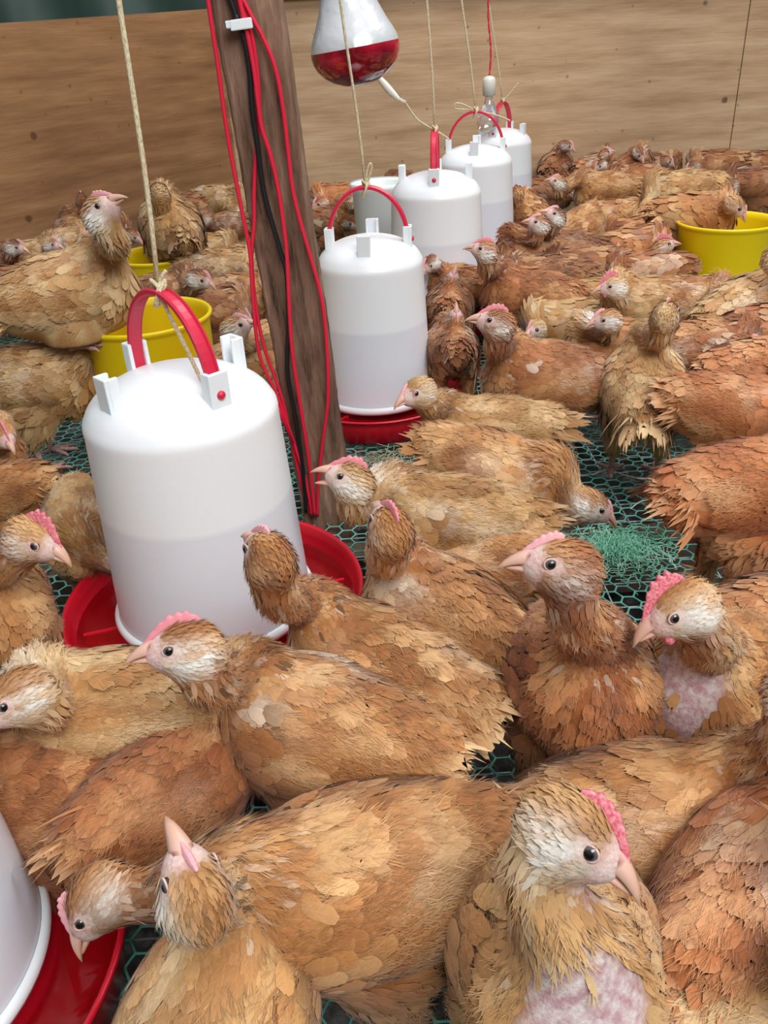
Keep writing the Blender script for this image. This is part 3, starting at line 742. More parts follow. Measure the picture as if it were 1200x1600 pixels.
# plywood
def plywood(name, c1, c2, c3):
    m_ = mat(name, c2, .6, Specular_IOR_Level=.25)
    t = N(m_, 'ShaderNodeTexCoord'); mp = N(m_, 'ShaderNodeMapping'); mp.inputs['Scale'].default_value = (1.0, 1.0, 8); L(m_, t.outputs['Object'], mp.inputs[0])
    g1 = noise(m_, 3.0, 6, mp.outputs[0], .6)
    mp2 = N(m_, 'ShaderNodeMapping'); mp2.inputs['Scale'].default_value = (2.5, 2.5, 90); L(m_, t.outputs['Object'], mp2.inputs[0]); g2 = noise(m_, 4.0, 4, mp2.outputs[0])
    g3 = noise(m_, 1.6, 3, t.outputs['Object'])
    col = ramp(m_, g1.outputs['Fac'], [(.30, c1), (.52, c2), (.74, c3)])
    col = mix(m_, .35, col, ramp(m_, g2.outputs['Fac'], [(.35, (.62, .6, .58)), (.6, (1, 1, 1))]), 'MULTIPLY')
    col = mix(m_, .6, col, ramp(m_, g3.outputs['Fac'], [(.35, (.72, .70, .68)), (.65, (1.08, 1.08, 1.08))]), 'MULTIPLY')
    vo = N(m_, 'ShaderNodeTexVoronoi'); vo.inputs['Scale'].default_value = 6.0; L(m_, t.outputs['Object'], vo.inputs['Vector'])
    dn = noise(m_, 40, 3, t.outputs['Object'])
    dist = math_node(m_, 'ADD', vo.outputs['Distance'], math_node(m_, 'MULTIPLY', dn.outputs['Fac'], .09))
    v2 = N(m_, 'ShaderNodeTexVoronoi'); v2.inputs['Scale'].default_value = 17.0; L(m_, t.outputs['Object'], v2.inputs['Vector'])
    d2 = math_node(m_, 'ADD', v2.outputs['Distance'], math_node(m_, 'MULTIPLY', dn.outputs['Fac'], .12))
    col = mix(m_, ramp(m_, d2, [(.10, (.5, .5, .5)), (.16, (0, 0, 0))]), col, srgb(96, 64, 42))
    col = mix(m_, ramp(m_, dist, [(.088, (.75, .75, .75)), (.125, (0, 0, 0))]), col, srgb(78, 50, 32))
    L(m_, col, base(m_)); bump(m_, g2.outputs['Fac'], .15, .002)
    return m_
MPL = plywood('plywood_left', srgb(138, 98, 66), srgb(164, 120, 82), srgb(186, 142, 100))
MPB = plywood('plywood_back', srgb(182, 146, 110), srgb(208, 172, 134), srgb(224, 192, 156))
def wallstrip(name, pts, z0, z1f, th, m_, n=8):
    P = spline([(x, y, 0) for x, y in pts], n); V = []; K = len(P)
    for i, p in enumerate(P):
        t = (P[min(i+1, K-1)]-P[max(i-1, 0)]).normalized(); nn2 = Vector((t.y, -t.x, 0))*th/2; z1 = z1f(i/(K-1))
        for sgn in (1, -1):
            for z in (z0, z1): V.append((p.x+nn2.x*sgn, p.y+nn2.y*sgn, z))
    Fc = []
    for i in range(K-1):
        a, c = i*4, (i+1)*4
        Fc += [(a, c, c+1, a+1), (a+2, a+3, c+3, c+2), (a+1, c+1, c+3, a+3), (a, a+2, c+2, c)]
    Fc += [(0, 1, 3, 2), (K*4-4, K*4-2, K*4-1, K*4-3)]
    b = MB(); b.add(V, Fc); o = link(name, b.mesh(name, m_, False)); tag(o, kind='structure'); return o
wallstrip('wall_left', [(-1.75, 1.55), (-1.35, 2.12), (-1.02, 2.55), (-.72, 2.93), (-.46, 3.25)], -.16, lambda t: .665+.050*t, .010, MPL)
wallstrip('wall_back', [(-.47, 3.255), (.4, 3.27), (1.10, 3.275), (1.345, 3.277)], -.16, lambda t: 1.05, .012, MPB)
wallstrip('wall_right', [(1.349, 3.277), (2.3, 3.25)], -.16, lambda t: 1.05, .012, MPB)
MDW = mat('dark_batten', srgb(96, 70, 50), .8)
b = MB(); b.box((.85, 3.245, .765), (1.32, .02, .035)); tag(link('trim_2', b.mesh('trim_2', MDW, False)), kind='structure')
MTARP = mat('dark_green_tarpaulin', srgb(62, 84, 76), .5)
b = MB(); V = []; 
for i in range(50):
    x = -2.6+i*.06
    for j in range(14): V.append((x, 3.75+.02*x+.03*math.sin(x*17+j*.4), .1+j*.12))
b.add(V, [(i*14+j, (i+1)*14+j, (i+1)*14+j+1, i*14+j+1) for i in range(49) for j in range(13)])
o = link('wall_outer', b.mesh('wall_outer', MTARP)); tag(o, kind='structure'); md = o.modifiers.new('solid', 'SOLIDIFY'); md.thickness = .004
b = MB(); b.box((-1.38, 3.5, .55), (.03, .025, .55)); b.box((-2.1, 3.4, .86), (.45, .02, .03)); tag(link('trim_3', b.mesh('trim_3', mat('outer_frame_wood', srgb(120, 112, 96), .8), False)), kind='structure')

# the rough post
MPOST = mat('rough_sawn_wood', srgb(100, 74, 58), .85)
vp = mapping(MPOST, (14, 14, 1.6)); g1 = noise(MPOST, 5, 7, vp, .65); g2 = noise(MPOST, 3.2, 4, mapping(MPOST, (1, 1, .6)))
cc = ramp(MPOST, g1.outputs['Fac'], [(.30, srgb(54, 38, 30)), (.42, srgb(122, 90, 70)), (.56, srgb(150, 116, 94)), (.72, srgb(188, 158, 136))])
L(MPOST, mix(MPOST, .7, cc, ramp(MPOST, g2.outputs['Fac'], [(.36, (.5, .46, .44)), (.52, (1, 1, 1)), (.7, (1.15, 1.15, 1.15))]), 'MULTIPLY'), base(MPOST)); bump(MPOST, g1.outputs['Fac'], .9, .006)
rp_ = np.random.default_rng(9); V = []; Fc = []; nz_ = 150; prof = []
hw, hd = .036, .034; per = []
for k in range(12): per.append((-hw+2*hw*k/12, -hd))
for k in range(10): per.append((hw, -hd+2*hd*k/10))
for k in range(12): per.append((hw-2*hw*k/12, hd))
for k in range(10): per.append((-hw, hd-2*hd*k/10))
K = len(per); pn = rp_.normal(size=K)*.0010
pa = at_y(512, 790, 1.08); pbt = at_y(388, 20, 1.04)
PB = np.array([pa[0], 1.085, 0]); PT = np.array([pbt[0], 1.05, pbt[2]]); PD = (PT-PB)/PT[2]
def post_c(z): return PB+PD*z
for i in range(nz_+1):
    z = -.10+1.25*i/nz_; c = post_c(z)
    for k, (x, y) in enumerate(per):
        e = math.sin(z*23+k*.7)*.0007+pn[k]+math.sin(z*61+k*2.1)*.0004+rp_.normal()*.0003
        dent = -.007*math.exp(-((z-.40)/.05)**2-((x-.004)/.010)**2) if y < -hd+.001 else 0
        step = .0035 if (y < -hd+.001 and x < -.004 and z > .44) else 0
        ln_ = math.hypot(x, y); cr = 1-.04*(abs(abs(x)-hw) < .004 and abs(abs(y)-hd) < .004)
        V.append((c[0]+x*(1+e/ln_)*cr, c[1]+y*(1+e/ln_)*cr-step-dent, c[2]))
for i in range(nz_):
    for k in range(K): Fc.append((i*K+k, i*K+(k+1) % K, (i+1)*K+(k+1) % K, (i+1)*K+k))
Fc.append(tuple(range(K-1, -1, -1))); Fc.append(tuple(range(nz_*K, nz_*K+K)))
b = MB(); b.add(V, Fc); post = link('wooden_post', b.mesh('wooden_post', MPOST))
tag(post, 'rough dark brown square wooden post with red cables running down it', 'post')
# ------------------------------------------------------------------ drinkers
MPLA = mat('milky_plastic', srgb(236, 242, 246), .32, Subsurface_Weight=.35, Subsurface_Scale=.02, Specular_IOR_Level=.5)
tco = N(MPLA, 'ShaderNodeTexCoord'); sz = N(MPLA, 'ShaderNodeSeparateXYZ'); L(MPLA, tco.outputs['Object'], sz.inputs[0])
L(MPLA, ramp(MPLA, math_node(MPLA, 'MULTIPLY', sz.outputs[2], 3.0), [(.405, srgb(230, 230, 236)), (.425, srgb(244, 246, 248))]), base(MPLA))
MLUG = mat('white_plastic', srgb(240, 244, 246), .35, Subsurface_Weight=.2, Subsurface_Scale=.008)
MRED = mat('red_plastic', srgb(214, 22, 44), .28, Subsurface_Weight=.1, Subsurface_Scale=.006)
MREDH = mat('red_handle_plastic', srgb(212, 40, 72), .32, Subsurface_Weight=.2, Subsurface_Scale=.006)
MWAT = mat('drinking_water', (.85, .5, .5), .03, Transmission_Weight=1.0, IOR=1.33)
def lug_mesh():
    b = MB(); w, d, h = .0108, .007, .0215     # open channel standing on the dome
    b.box((0, .0, .002), (w, .0022, h))
    b.box((-w+.002, .0065, .002), (.0022, .0055, h)); b.box((w-.002, .0065, .002), (.0022, .0055, h))
    b.box((0, .0065, -.0145), (w-.003, .0058, .004))
    return b.mesh('lug', MLUG, False)
LUG = lug_mesh()
b = MB(); b.lathe([(.0002, .0034), (.0030, .0028), (.0044, .0010), (.0046, -.001)], 16); RIV = b.mesh('rivet', MREDH)
def drinker(label, loc, rot, yaw, haxis=True, rb=.106, rt=.0945, H=.227, tray=.163, trayon=True, droplean=(0, 0), tdeep=1.0):
    """loc: centre of the shoulder rim; the jar hangs below it"""
    root = empty('drinker', (loc[0], loc[1], loc[2]-H), math.radians(rot)); root.rotation_euler = (droplean[0], droplean[1], math.radians(rot))
    tag(root, label, 'drinker', 'white hanging poultry drinkers')
    b = MB(); dome = [(rt*math.cos(a), H+.046*math.sin(a)) for a in np.linspace(.18, PI/2-.02, 16)]
    prof = [(rb*.985, .0), (rb+.001, .004), (rb, .010), (rt+.0014, H-.006), (rt+.0018, H-.001), (rt+.001, H+.004), (rt*.992, H+.0075)]+dome[1:]+[(.0005, H+.046)]
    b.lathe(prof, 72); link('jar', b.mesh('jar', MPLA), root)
    b = MB(); b.lathe([(rb-.001, -.004), (rb+.004, -.004), (rb+.006, .002), (rb+.004, .007), (rb+.0005, .008)], 72); link('jar_lip', b.mesh('jar_lip', MLUG), root)
    for k in range(4):
        a = PI/4+k*PI/2; r_ = rt*.80; zz = H+.046*math.sin(math.acos(.80))+.008
        o = link('lug', LUG, root); o.location = (r_*math.cos(a), r_*math.sin(a), zz); o.rotation_euler = (0, 0, a+PI/2); bevel(o, .0012)
        if k % 2 == 0:
            rv = link('rivet', RIV, o); rv.location = (0, -.0022, .002); rv.rotation_euler = (PI/2, 0, 0)
    # handle: flat arch joining the lugs at 45 and 225 degrees
    a = PI/4; zz = H+.046*.6+.008; b = MB(); pts = []
    for t in np.linspace(-.14, PI+.14, 34): pts.append((math.cos(t)*rt*.745*math.cos(a), math.cos(t)*rt*.745*math.sin(a), zz+max(-.012, 0)+.086*math.sin(t) if math.sin(t) > 0 else zz+.05*math.sin(t)))
    V = []; n = len(pts)
    for i, p_ in enumerate(pts):
        t = np.array(pts[min(i+1, n-1)])-np.array(pts[max(i-1, 0)]); t = nrm(t); s_ = np.array([-math.sin(a), math.cos(a), 0]); nn2 = np.cross(t, s_)
        for (u, v_) in ((-.0075, -.0016), (-.0075, .0016), (-.0052, .0030), (.0052, .0030), (.0075, .0016), (.0075, -.0016), (.0052, -.0030), (.004, -.001), (-.004, -.001), (-.0052, -.0030)):
            V.append(np.array(p_)+s_*u+nn2*v_*1.1)
    Fc = [(i*10+k, i*10+(k+1) % 10, (i+1)*10+(k+1) % 10, (i+1)*10+k) for i in range(n-1) for k in range(10)]+[tuple(range(10)), tuple(range((n-1)*10+9, (n-1)*10-1, -1))]
    b.add(V, Fc); hd_ = link('handle', b.mesh('handle', MREDH, False), root)
    if trayon:
        b = MB(); T = tray
        b.lathe([(.001, -.036), (T*.84, -.036), (T*.92, -.030), (T*.985, -.004), (T, .008), (T+.004, .010), (T+.005, .006), (T+.002, .004), (T*.99, -.010), (T*.945, -.050), (T*.90, -.056), (.001, -.056)][::-1], 80)
        tr = link('tray', b.mesh('tray', MRED), root); tr.scale = (1, 1, tdeep)
        b = MB(); b.lathe([(T*.975, -.014), (rb+.007, -.014)], 64); link('water', b.mesh('water', MWAT), tr)
        for k in range(4):
            b = MB(); aa = k*PI/2+.3; b.box(((rb+T*.9)/2*math.cos(aa), (rb+T*.9)/2*math.sin(aa), -.024), ((T*.9-rb)/2+.002, .0018, .012), Matrix.Rotation(aa, 3, 'Z'))
            link('rib', b.mesh('rib', MRED, False), tr)
    top = root.matrix_basis @ Vector((0, 0, zz+.088))
    return top
T1 = drinker('largest white drinker in front of the post with red tray and red arch handle', at_d(284, 644, .832), 88, 0)
T2 = drinker('white drinker just right of the post with red tray, second nearest in the row', at_d(578, 410, 1.427), -52, 0, H=.236, tdeep=.76, rt=.0895, rb=.100, tray=.155)
T3 = drinker('white drinker third in the row with its red handle seen edge on', at_d(681, 302, 1.78), 38, 0, tray=.15)
T4 = drinker('tall white drinker fourth in the row with bright red arch handle', at_d(743, 254, 2.20), -55, 0, tray=.15)
T5 = drinker('farthest white drinker of the row, under the small clear bulb', at_d(784, 224, 2.72), 15, 0, tray=.15)
p6 = at_z(-175, 1500, .075)
drinker('white drinker cut by the bottom left corner with a chicken drinking at its red tray', (p6[0]-.005, p6[1], .075+.215), 20, 0)

# small white pan seen between the second and third drinker
MWP = mat('pan_plastic', srgb(240, 244, 240), .35)
pw = at_d(594, 283, 2.12); b = MB(); b.lathe([(.001, .004), (.052, .004), (.060, .02), (.070, .132), (.078, .136), (.079, .130), (.073, .126), (.063, .012), (.056, 0), (.001, 0)][::-1], 56)
o = link('white_bucket', b.mesh('white_bucket', MWP), None, (pw[0], pw[1], .0)); o.scale = (1, 1, (pw[2])/.136)
tag(o, 'plain white open bucket behind the second drinker', 'bucket')

# ------------------------------------------------------------------ yellow feeders
MYEL = mat('yellow_plastic', srgb(246, 212, 8), .38, Subsurface_Weight=.1, Subsurface_Scale=.006)
MFEED = mat('feed_mash', srgb(176, 140, 92), .95); nf_ = noise(MFEED, 200, 4, mapping(MFEED, (1, 1, 1))); L(MFEED, ramp(MFEED, nf_.outputs['Fac'], [(.35, srgb(130, 96, 58)), (.65, srgb(206, 172, 120))]), base(MFEED)); bump(MFEED, nf_.outputs['Fac'], .8, .003)
def feeder(label, c, zr=.2, r=.108, spin=0):
    root = empty('feeder', (c[0], c[1], 0), spin); tag(root, label, 'feeder', 'yellow plastic feeders')
    b = MB(); b.lathe([(r*.93, .035), (r*.985, zr-.012), (r*1.0, zr-.008), (r*1.035, zr-.004), (r*1.04, zr), (r*1.02, zr+.003), (r*.975, zr), (r*.955, zr-.012), (r*.90, .035)], 64); link('hopper', b.mesh('hopper', MYEL), root)
    b = MB(); R_ = r*1.28; b.lathe([(.001, .006), (R_*.9, .006), (R_*.97, .012), (R_, .046), (R_+.004, .048), (R_+.004, .042), (R_*.99, .006), (R_*.9, .002), (.001, .002)][::-1], 64); link('pan', b.mesh('pan', MYEL), root)
    b = MB(); b.lathe([(.0005, zr*.72), (r*.4, zr*.70), (r*.93, zr*.62)], 40); o = link('feed', b.mesh('feed', MFEED), root); tag(o, kind='stuff')
    b = MB()
    for k in range(3):
        a = k*2*PI/3+.5; b.tube([(math.cos(a)*r*.9, math.sin(a)*r*.9, .05), (math.cos(a)*R_*.95, math.sin(a)*R_*.95, .012)], .004, 6)
    link('bracket', b.mesh('bracket', MYEL), root)
    return root
c = at_d(1137, 345, 1.90); feeder('yellow feeder at the right side with a buff chicken eating over its rim', c, c[2])
cF = at_d(226, 494, 1.40); feeder('yellow feeder behind the front drinker, a large pale chicken perched on its left rim', cF, cF[2])
cR = at_d(250, 397, 2.05); feeder('yellow feeder farther back by the left wall with a chicken sitting on it', cR, cR[2])

# ------------------------------------------------------------------ lamps
MSIL = mat('silvered_glass', (.96, .97, .98), .22, .55)
ns_ = noise(MSIL, 26, 3, mapping(MSIL, (1, 1, 1))); bump(MSIL, ns_.outputs['Fac'], .35, .01)
MRG = mat('red_glass', srgb(176, 8, 36), .07, 0, Specular_IOR_Level=.8, Coat_Weight=.6)
ng_ = noise(MRG, 22, 3, mapping(MRG, (1, 1, 1))); L(MRG, ramp(MRG, ng_.outputs['Fac'], [(.38, srgb(120, 4, 26)), (.62, srgb(205, 20, 52))]), base(MRG)); bump(MRG, ng_.outputs['Fac'], .3, .01)
MSOC = mat('white_ceramic', srgb(232, 228, 216), .35)
MCORD = mat('red_cable_sheath', srgb(226, 38, 66), .38); MBLK = mat('black_cable_sheath', srgb(28, 28, 30), .4)
lc = at_d(555, 78, 1.47); LS = 1.255; root = empty('heat_lamp', tuple(lc)); root.rotation_euler = (math.radians(0), math.radians(-6.5), 0); root.scale = (LS, LS, LS)
tag(root, 'large reflector heat lamp bulb with silvered top and red glass face', 'heat lamp')
up = [(.0628, .004), (.0612, .012), (.0562, .022), (.0492, .035), (.0415, .052), (.0345, .070), (.0280, .088), (.0225, .106), (.0185, .124), (.0176, .140)]
lo_ = [(.0008, -.0455), (.012, -.0448), (.026, -.0420), (.040, -.0358), (.050, -.0285), (.0575, -.0195), (.0617, -.010), (.0632, -.002), (.0628, .004)]
b = MB(); b.lathe(up, 72); link('silvered_bulb', b.mesh('silvered_bulb', MSIL), root)
b = MB(); b.lathe(lo_, 72); link('red_face', b.mesh('red_face', MRG), root)
b = MB(); b.lathe([(.019, .134), (.024, .136), (.025, .19), (.018, .20), (.006, .205), (.005, .21)], 32); link('lamp_socket', b.mesh('lamp_socket', MSOC), root)
b = MB(); b.tube([(0, 0, .2), (.002, 0, .6), (-.03, .0, 1.5)], .003, 8); link('cord', b.mesh('cord', MCORD), root)
# small far bulb
l2 = at_d(764, 160, 2.62); root = empty('light_bulb', tuple(l2))
root.scale = (.78, .78, .85)
tag(root, 'small clear glass bulb in a white socket hanging from a twisted red cord', 'light bulb')
MGL = mat('bulb_glass', (.95, .96, .97), .03, 0, Transmission_Weight=.85, IOR=1.45)
MGL.node_tree.nodes['Principled BSDF'].inputs['Metallic'].default_value = .15
b = MB(); b.lathe([(.0158, .028), (.016, .012), (.022, -.008), (.034, -.030), (.046, -.050), (.049, -.066), (.045, -.084), (.030, -.098), (.012, -.104), (.0006, -.105)][::-1], 48); link('glass', b.mesh('glass', MGL), root)
b = MB(); b.lathe([(.0155, .02), (.0255, .024), (.0265, .072), (.022, .082), (.014, .086), (.004, .088)], 32); link('lamp_socket', b.mesh('lamp_socket', MSOC), root)
b = MB()
for ph in (0, PI): b.tube([(.0025*math.cos(t*1.1+ph)+.006*math.sin(t*.3)-.002*t*.0, .0025*math.sin(t*1.1+ph), .084+t*.0135) for t in np.linspace(0, 90, 320)], .0022, 5)
link('cord', b.mesh('cord', MCORD), root)

# ------------------------------------------------------------------ twines with knots, tied to the handles
MTW = mat('natural_twine', srgb(216, 198, 158), .85); nw_ = noise(MTW, 900, 2, mapping(MTW, (1, 1, .3))); L(MTW, ramp(MTW, nw_.outputs['Fac'], [(.35, srgb(186, 164, 122)), (.6, srgb(232, 218, 184))]), base(MTW)); bump(MTW, nw_.outputs['Fac'], .6, .001)
def knot(b, c, r, rr):
    pts = [(c[0]+math.cos(t)*rr*(1+.3*math.cos(3*t)), c[1]+math.sin(t)*rr*.8, c[2]+math.sin(2*t)*rr*.9) for t in np.linspace(0, 4*PI, 48)]
    b.tube(pts, r, 6)
def twine(label, top, hpt, r, tails, base_px=None):
    b = MB(); hp = Vector(hpt); tp = Vector(top)
    nseg_ = 24; pts = []
    for i in range(nseg_+1):
        t = i/nseg_; p_ = hp.lerp(tp, t); p_.x += .0016*math.sin(t*23); pts.append(p_)
    b.tube(pts, r, 7)
    knot(b, hp+Vector((0, 0, .004)), r*.9, r*2.2)
    for a in range(2):   # wraps round the handle
        b.tube([hp+Vector((math.cos(t)*.0035*(a+1)*.8, math.sin(t)*.009, -.005+.0105*math.cos(t*1.0))) for t in np.linspace(0, 2*PI, 20)], r*.85, 6)
    for tl in tails: b.tube(spline([hp+Vector(q) for q in tl], 6), r*.85, 6)
    o = link('twine', b.mesh('twine', MTW)); tag(o, label, 'twine', 'twines holding up the drinkers'); return o
def top_for(px, hpt, zt=1.0):   # the upper end of the sight plane crossing the frame top at px
    q = at_y(px, 0, hpt[1]); q = np.array(q); h = np.array(hpt); k = (1.7-h[2])/(q[2]-h[2]); return tuple(h+(q-h)*k)
twine('cream twine of the front drinker with a loose tail lying down its dome', top_for(188, T1), T1, .0024, [[(0, 0, 0), (.008, -.012, -.02), (.020, -.025, -.045), (.036, -.045, -.078), (.043, -.052, -.083)], [(0, 0, .004), (.006, 0, .012), (.010, 0, .016)]])
twine('cream twine of the drinker right of the post, small bow at its knot', top_for(533, T2), T2, .0022, [[(0, 0, 0), (.004, 0, .022), (.010, 0, .034), (.012, 0, .026), (.004, 0, .004)]])
twine('cream twine of the third drinker with a long tail drawn up to the left', top_for(668, T3), T3, .0022, [[(0, 0, 0), (-.035, 0, .022), (-.06, 0, .055), (-.085, 0, .07), (-.125, 0, .115)], [(0, 0, 0), (.02, 0, -.012), (.03, 0, -.02)]])
twine('cream twine of the fourth drinker with a flat loop knot', top_for(722, T4), T4, .0024, [[(0, 0, 0), (-.03, 0, .016), (-.05, 0, .02), (-.052, 0, .008), (-.02, 0, .004), (0, 0, 0)], [(0, 0, 0), (.05, 0, -.012), (.09, 0, -.028)]])
twine('cream twine of the farthest drinker with a short tail pointing up right', top_for(764, T5), T5, .0024, [[(0, 0, 0), (.02, 0, .018), (.05, 0, .05)]])
# frayed twine end on the long tail, coloured white to look lit
hp = Vector(T3); b = MB(); rr_ = random.Random(4)
b.tube(spline([hp+Vector(q) for q in ((-.07, -.003, .060), (-.088, -.004, .077), (-.105, -.004, .097), (-.132, -.004, .128))], 5), [.003+.0045*math.sin(PI*min(1, i/13)) for i in range(16)], 8)
for k in range(7): b.tube([hp+Vector((-.072, -.004, .063)), hp+Vector((-.055-rr_.random()*.01, -.004, .052+rr_.random()*.012))], .0009, 5)
tag(link('lit_twine_end', b.mesh('lit_twine_end', mat('lit_twine_white', srgb(244, 238, 222), .7))), 'frayed twine end, coloured white as lit, on the slanting tail of the third twine', 'twine end')

# ------------------------------------------------------------------ cables down the post
def cable(name, label, px, r, m_, yoff, group='red cables running down the wooden post', end=None):
    pts = []
    for i, (x, y) in enumerate(px):
        z = at_y(x, y, 1.03)[2]; yp = post_c(z)[1]-.034-yoff; q = at_y(x, y, yp); pts.append(q)
    d = np.array(pts[0])-np.array(pts[1]); pts = [np.array(pts[0])+nrm(d)*.25]+pts
    b = MB(); b.tube(spline(pts, 6), r, 8); o = link(name, b.mesh(name, m_)); tag(o, label, 'cable', group); return o
cable('cable', 'leftmost red cable, hanging clear of the post on its left', [(325, 0), (340, 100), (350, 175), (360, 237), (372, 300), (382, 350), (391, 398), (395, 465), (406, 557), (433, 618), (456, 683), (476, 745), (488, 806)], .0024, MCORD, .010)
cable('cable', 'red cable along the middle of the post beside the black cable', [(374, 0), (386, 50), (397, 110), (403, 160), (409, 200), (421, 237), (433, 287), (441, 337), (448, 398), (453, 500), (458, 560), (472, 650), (484, 730), (492, 806)], .0026, MCORD, .013)
cable('cable', 'rightmost red cable bowing out over the right half of the post', [(380, 0), (410, 57), (430, 107), (442, 170), (450, 237), (457, 295), (470, 350), (484, 398), (503, 470), (511, 550), (512, 630), (503, 700), (497, 760), (496, 806)], .0024, MCORD, .008)
cable('cable', 'red cable showing from behind the black one halfway down the post', [(378, 0), (396, 70), (404, 140), (404, 190), (400, 240), (397, 300), (397, 350), (393, 398), (398, 465), (412, 540), (440, 620), (458, 700), (480, 790), (490, 806)], .0024, MCORD, .005)
cable('cable', 'single black cable winding down the front of the post', [(360, 0), (368, 22), (382, 62), (390, 112), (394, 170), (402, 225), (410, 287), (422, 337), (440, 398), (448, 430), (451, 500), (449, 580), (461, 650), (474, 740), (478, 800)], .0030, MBLK, .0105, 'black cable')
q = at_y(377, 38, post_c(.62)[1]-.034-.016); b = MB(); Mt = Matrix.Rotation(math.radians(-4), 3, 'Y')
b.box(tuple(q), (.0115, .004, .0050), Mt); b.box((q[0]-.013, q[1], q[2]+.0004), (.003, .0035, .0036), Mt)
o = link('cable_clip', b.mesh('cable_clip', MLUG, False)); bevel(o, .0012); tag(o, 'white plastic clip holding the cables near the top of the post', 'cable clip')
MTAPE = mat('red_tape', srgb(214, 26, 58), .3)
b = MB(); tq = at_y(441, 648, post_c(.18)[1]-.034-.008); b.tube([tq+np.array([-.010, 0, .030]), tq, tq+np.array([.010, 0, -.042])], [.005, .0075, .0045], 8, sx=.55)
tag(link('cable_joint', b.mesh('cable_joint', MTAPE)), 'red taped joint where the cables meet low on the post', 'cable joint')

# ------------------------------------------------------------------ shredded green netting and loose strands
MSH = mat('green_shred', srgb(112, 196, 156), .5); ns2 = noise(MSH, 14, 3, mapping(MSH, (1, 1, 1))); L(MSH, ramp(MSH, ns2.outputs['Fac'], [(.35, srgb(110, 196, 156)), (.65, srgb(184, 238, 212))]), base(MSH))
rr_ = np.random.default_rng(12); b = MB(); cs = at_z(965, 862, 0)
for k in range(620):
    rad = abs(rr_.normal())*.038; a = rr_.random()*6.28; x, y = cs[0]+math.cos(a)*rad*1.1, cs[1]+math.sin(a)*rad*.95
    a2 = rr_.random()*6.28; l = .012+rr_.random()*.022; pts = []
    for t in range(5):
        pts.append((x, y, .003+abs(rr_.normal())*.007*math.exp(-(rad/.05)**2))); x += math.cos(a2)*l/4; y += math.sin(a2)*l/4; a2 += rr_.normal()*.55
    b.tube(pts, .00055, 4, cap=False)
tag(link('green_shreds', b.mesh('green_shreds', MSH)), 'heap of shredded light green netting strands on the floor', 'netting shreds', kind='stuff')
MST = mat('pale_strand', srgb(206, 206, 188), .7)
def strand(label, px):
    b = MB(); pts = [at_z(x, y, .004+.002*(i % 2)) for i, (x, y) in enumerate(px)]; b.tube(spline(pts, 5), .0011, 5); tag(link('straw_strand', b.mesh('straw_strand', MST)), label, 'strand', 'pale strands on the netting')
strand('long pale strand curling across the netting left of the fluffy right hand chickens', [(925, 742), (950, 734), (975, 742), (1000, 748), (1030, 755), (1040, 766)])
strand('short pale strand bent over the netting above the green shreds', [(985, 795), (1000, 784), (1022, 778), (1030, 762)])
rs = np.random.default_rng(5); MSTR = mat('pale_wood_shavings', srgb(176, 168, 138), .8)
b = MB(); ct = at_z(605, 725, 0)
for k in range(170):
    x, y = ct[0]+rs.normal()*.035, ct[1]+rs.normal()*.022; a2 = rs.random()*6.28; l = .012+rs.random()*.02
    b.tube([(x, y, .003+rs.random()*.01), (x+math.cos(a2)*l, y+math.sin(a2)*l, .003+rs.random()*.012)], .0006, 4, cap=False)
tag(link('straw', b.mesh('straw', MSTR)), 'thin scatter of pale straw beside the second drinker tray', 'straw', kind='stuff')
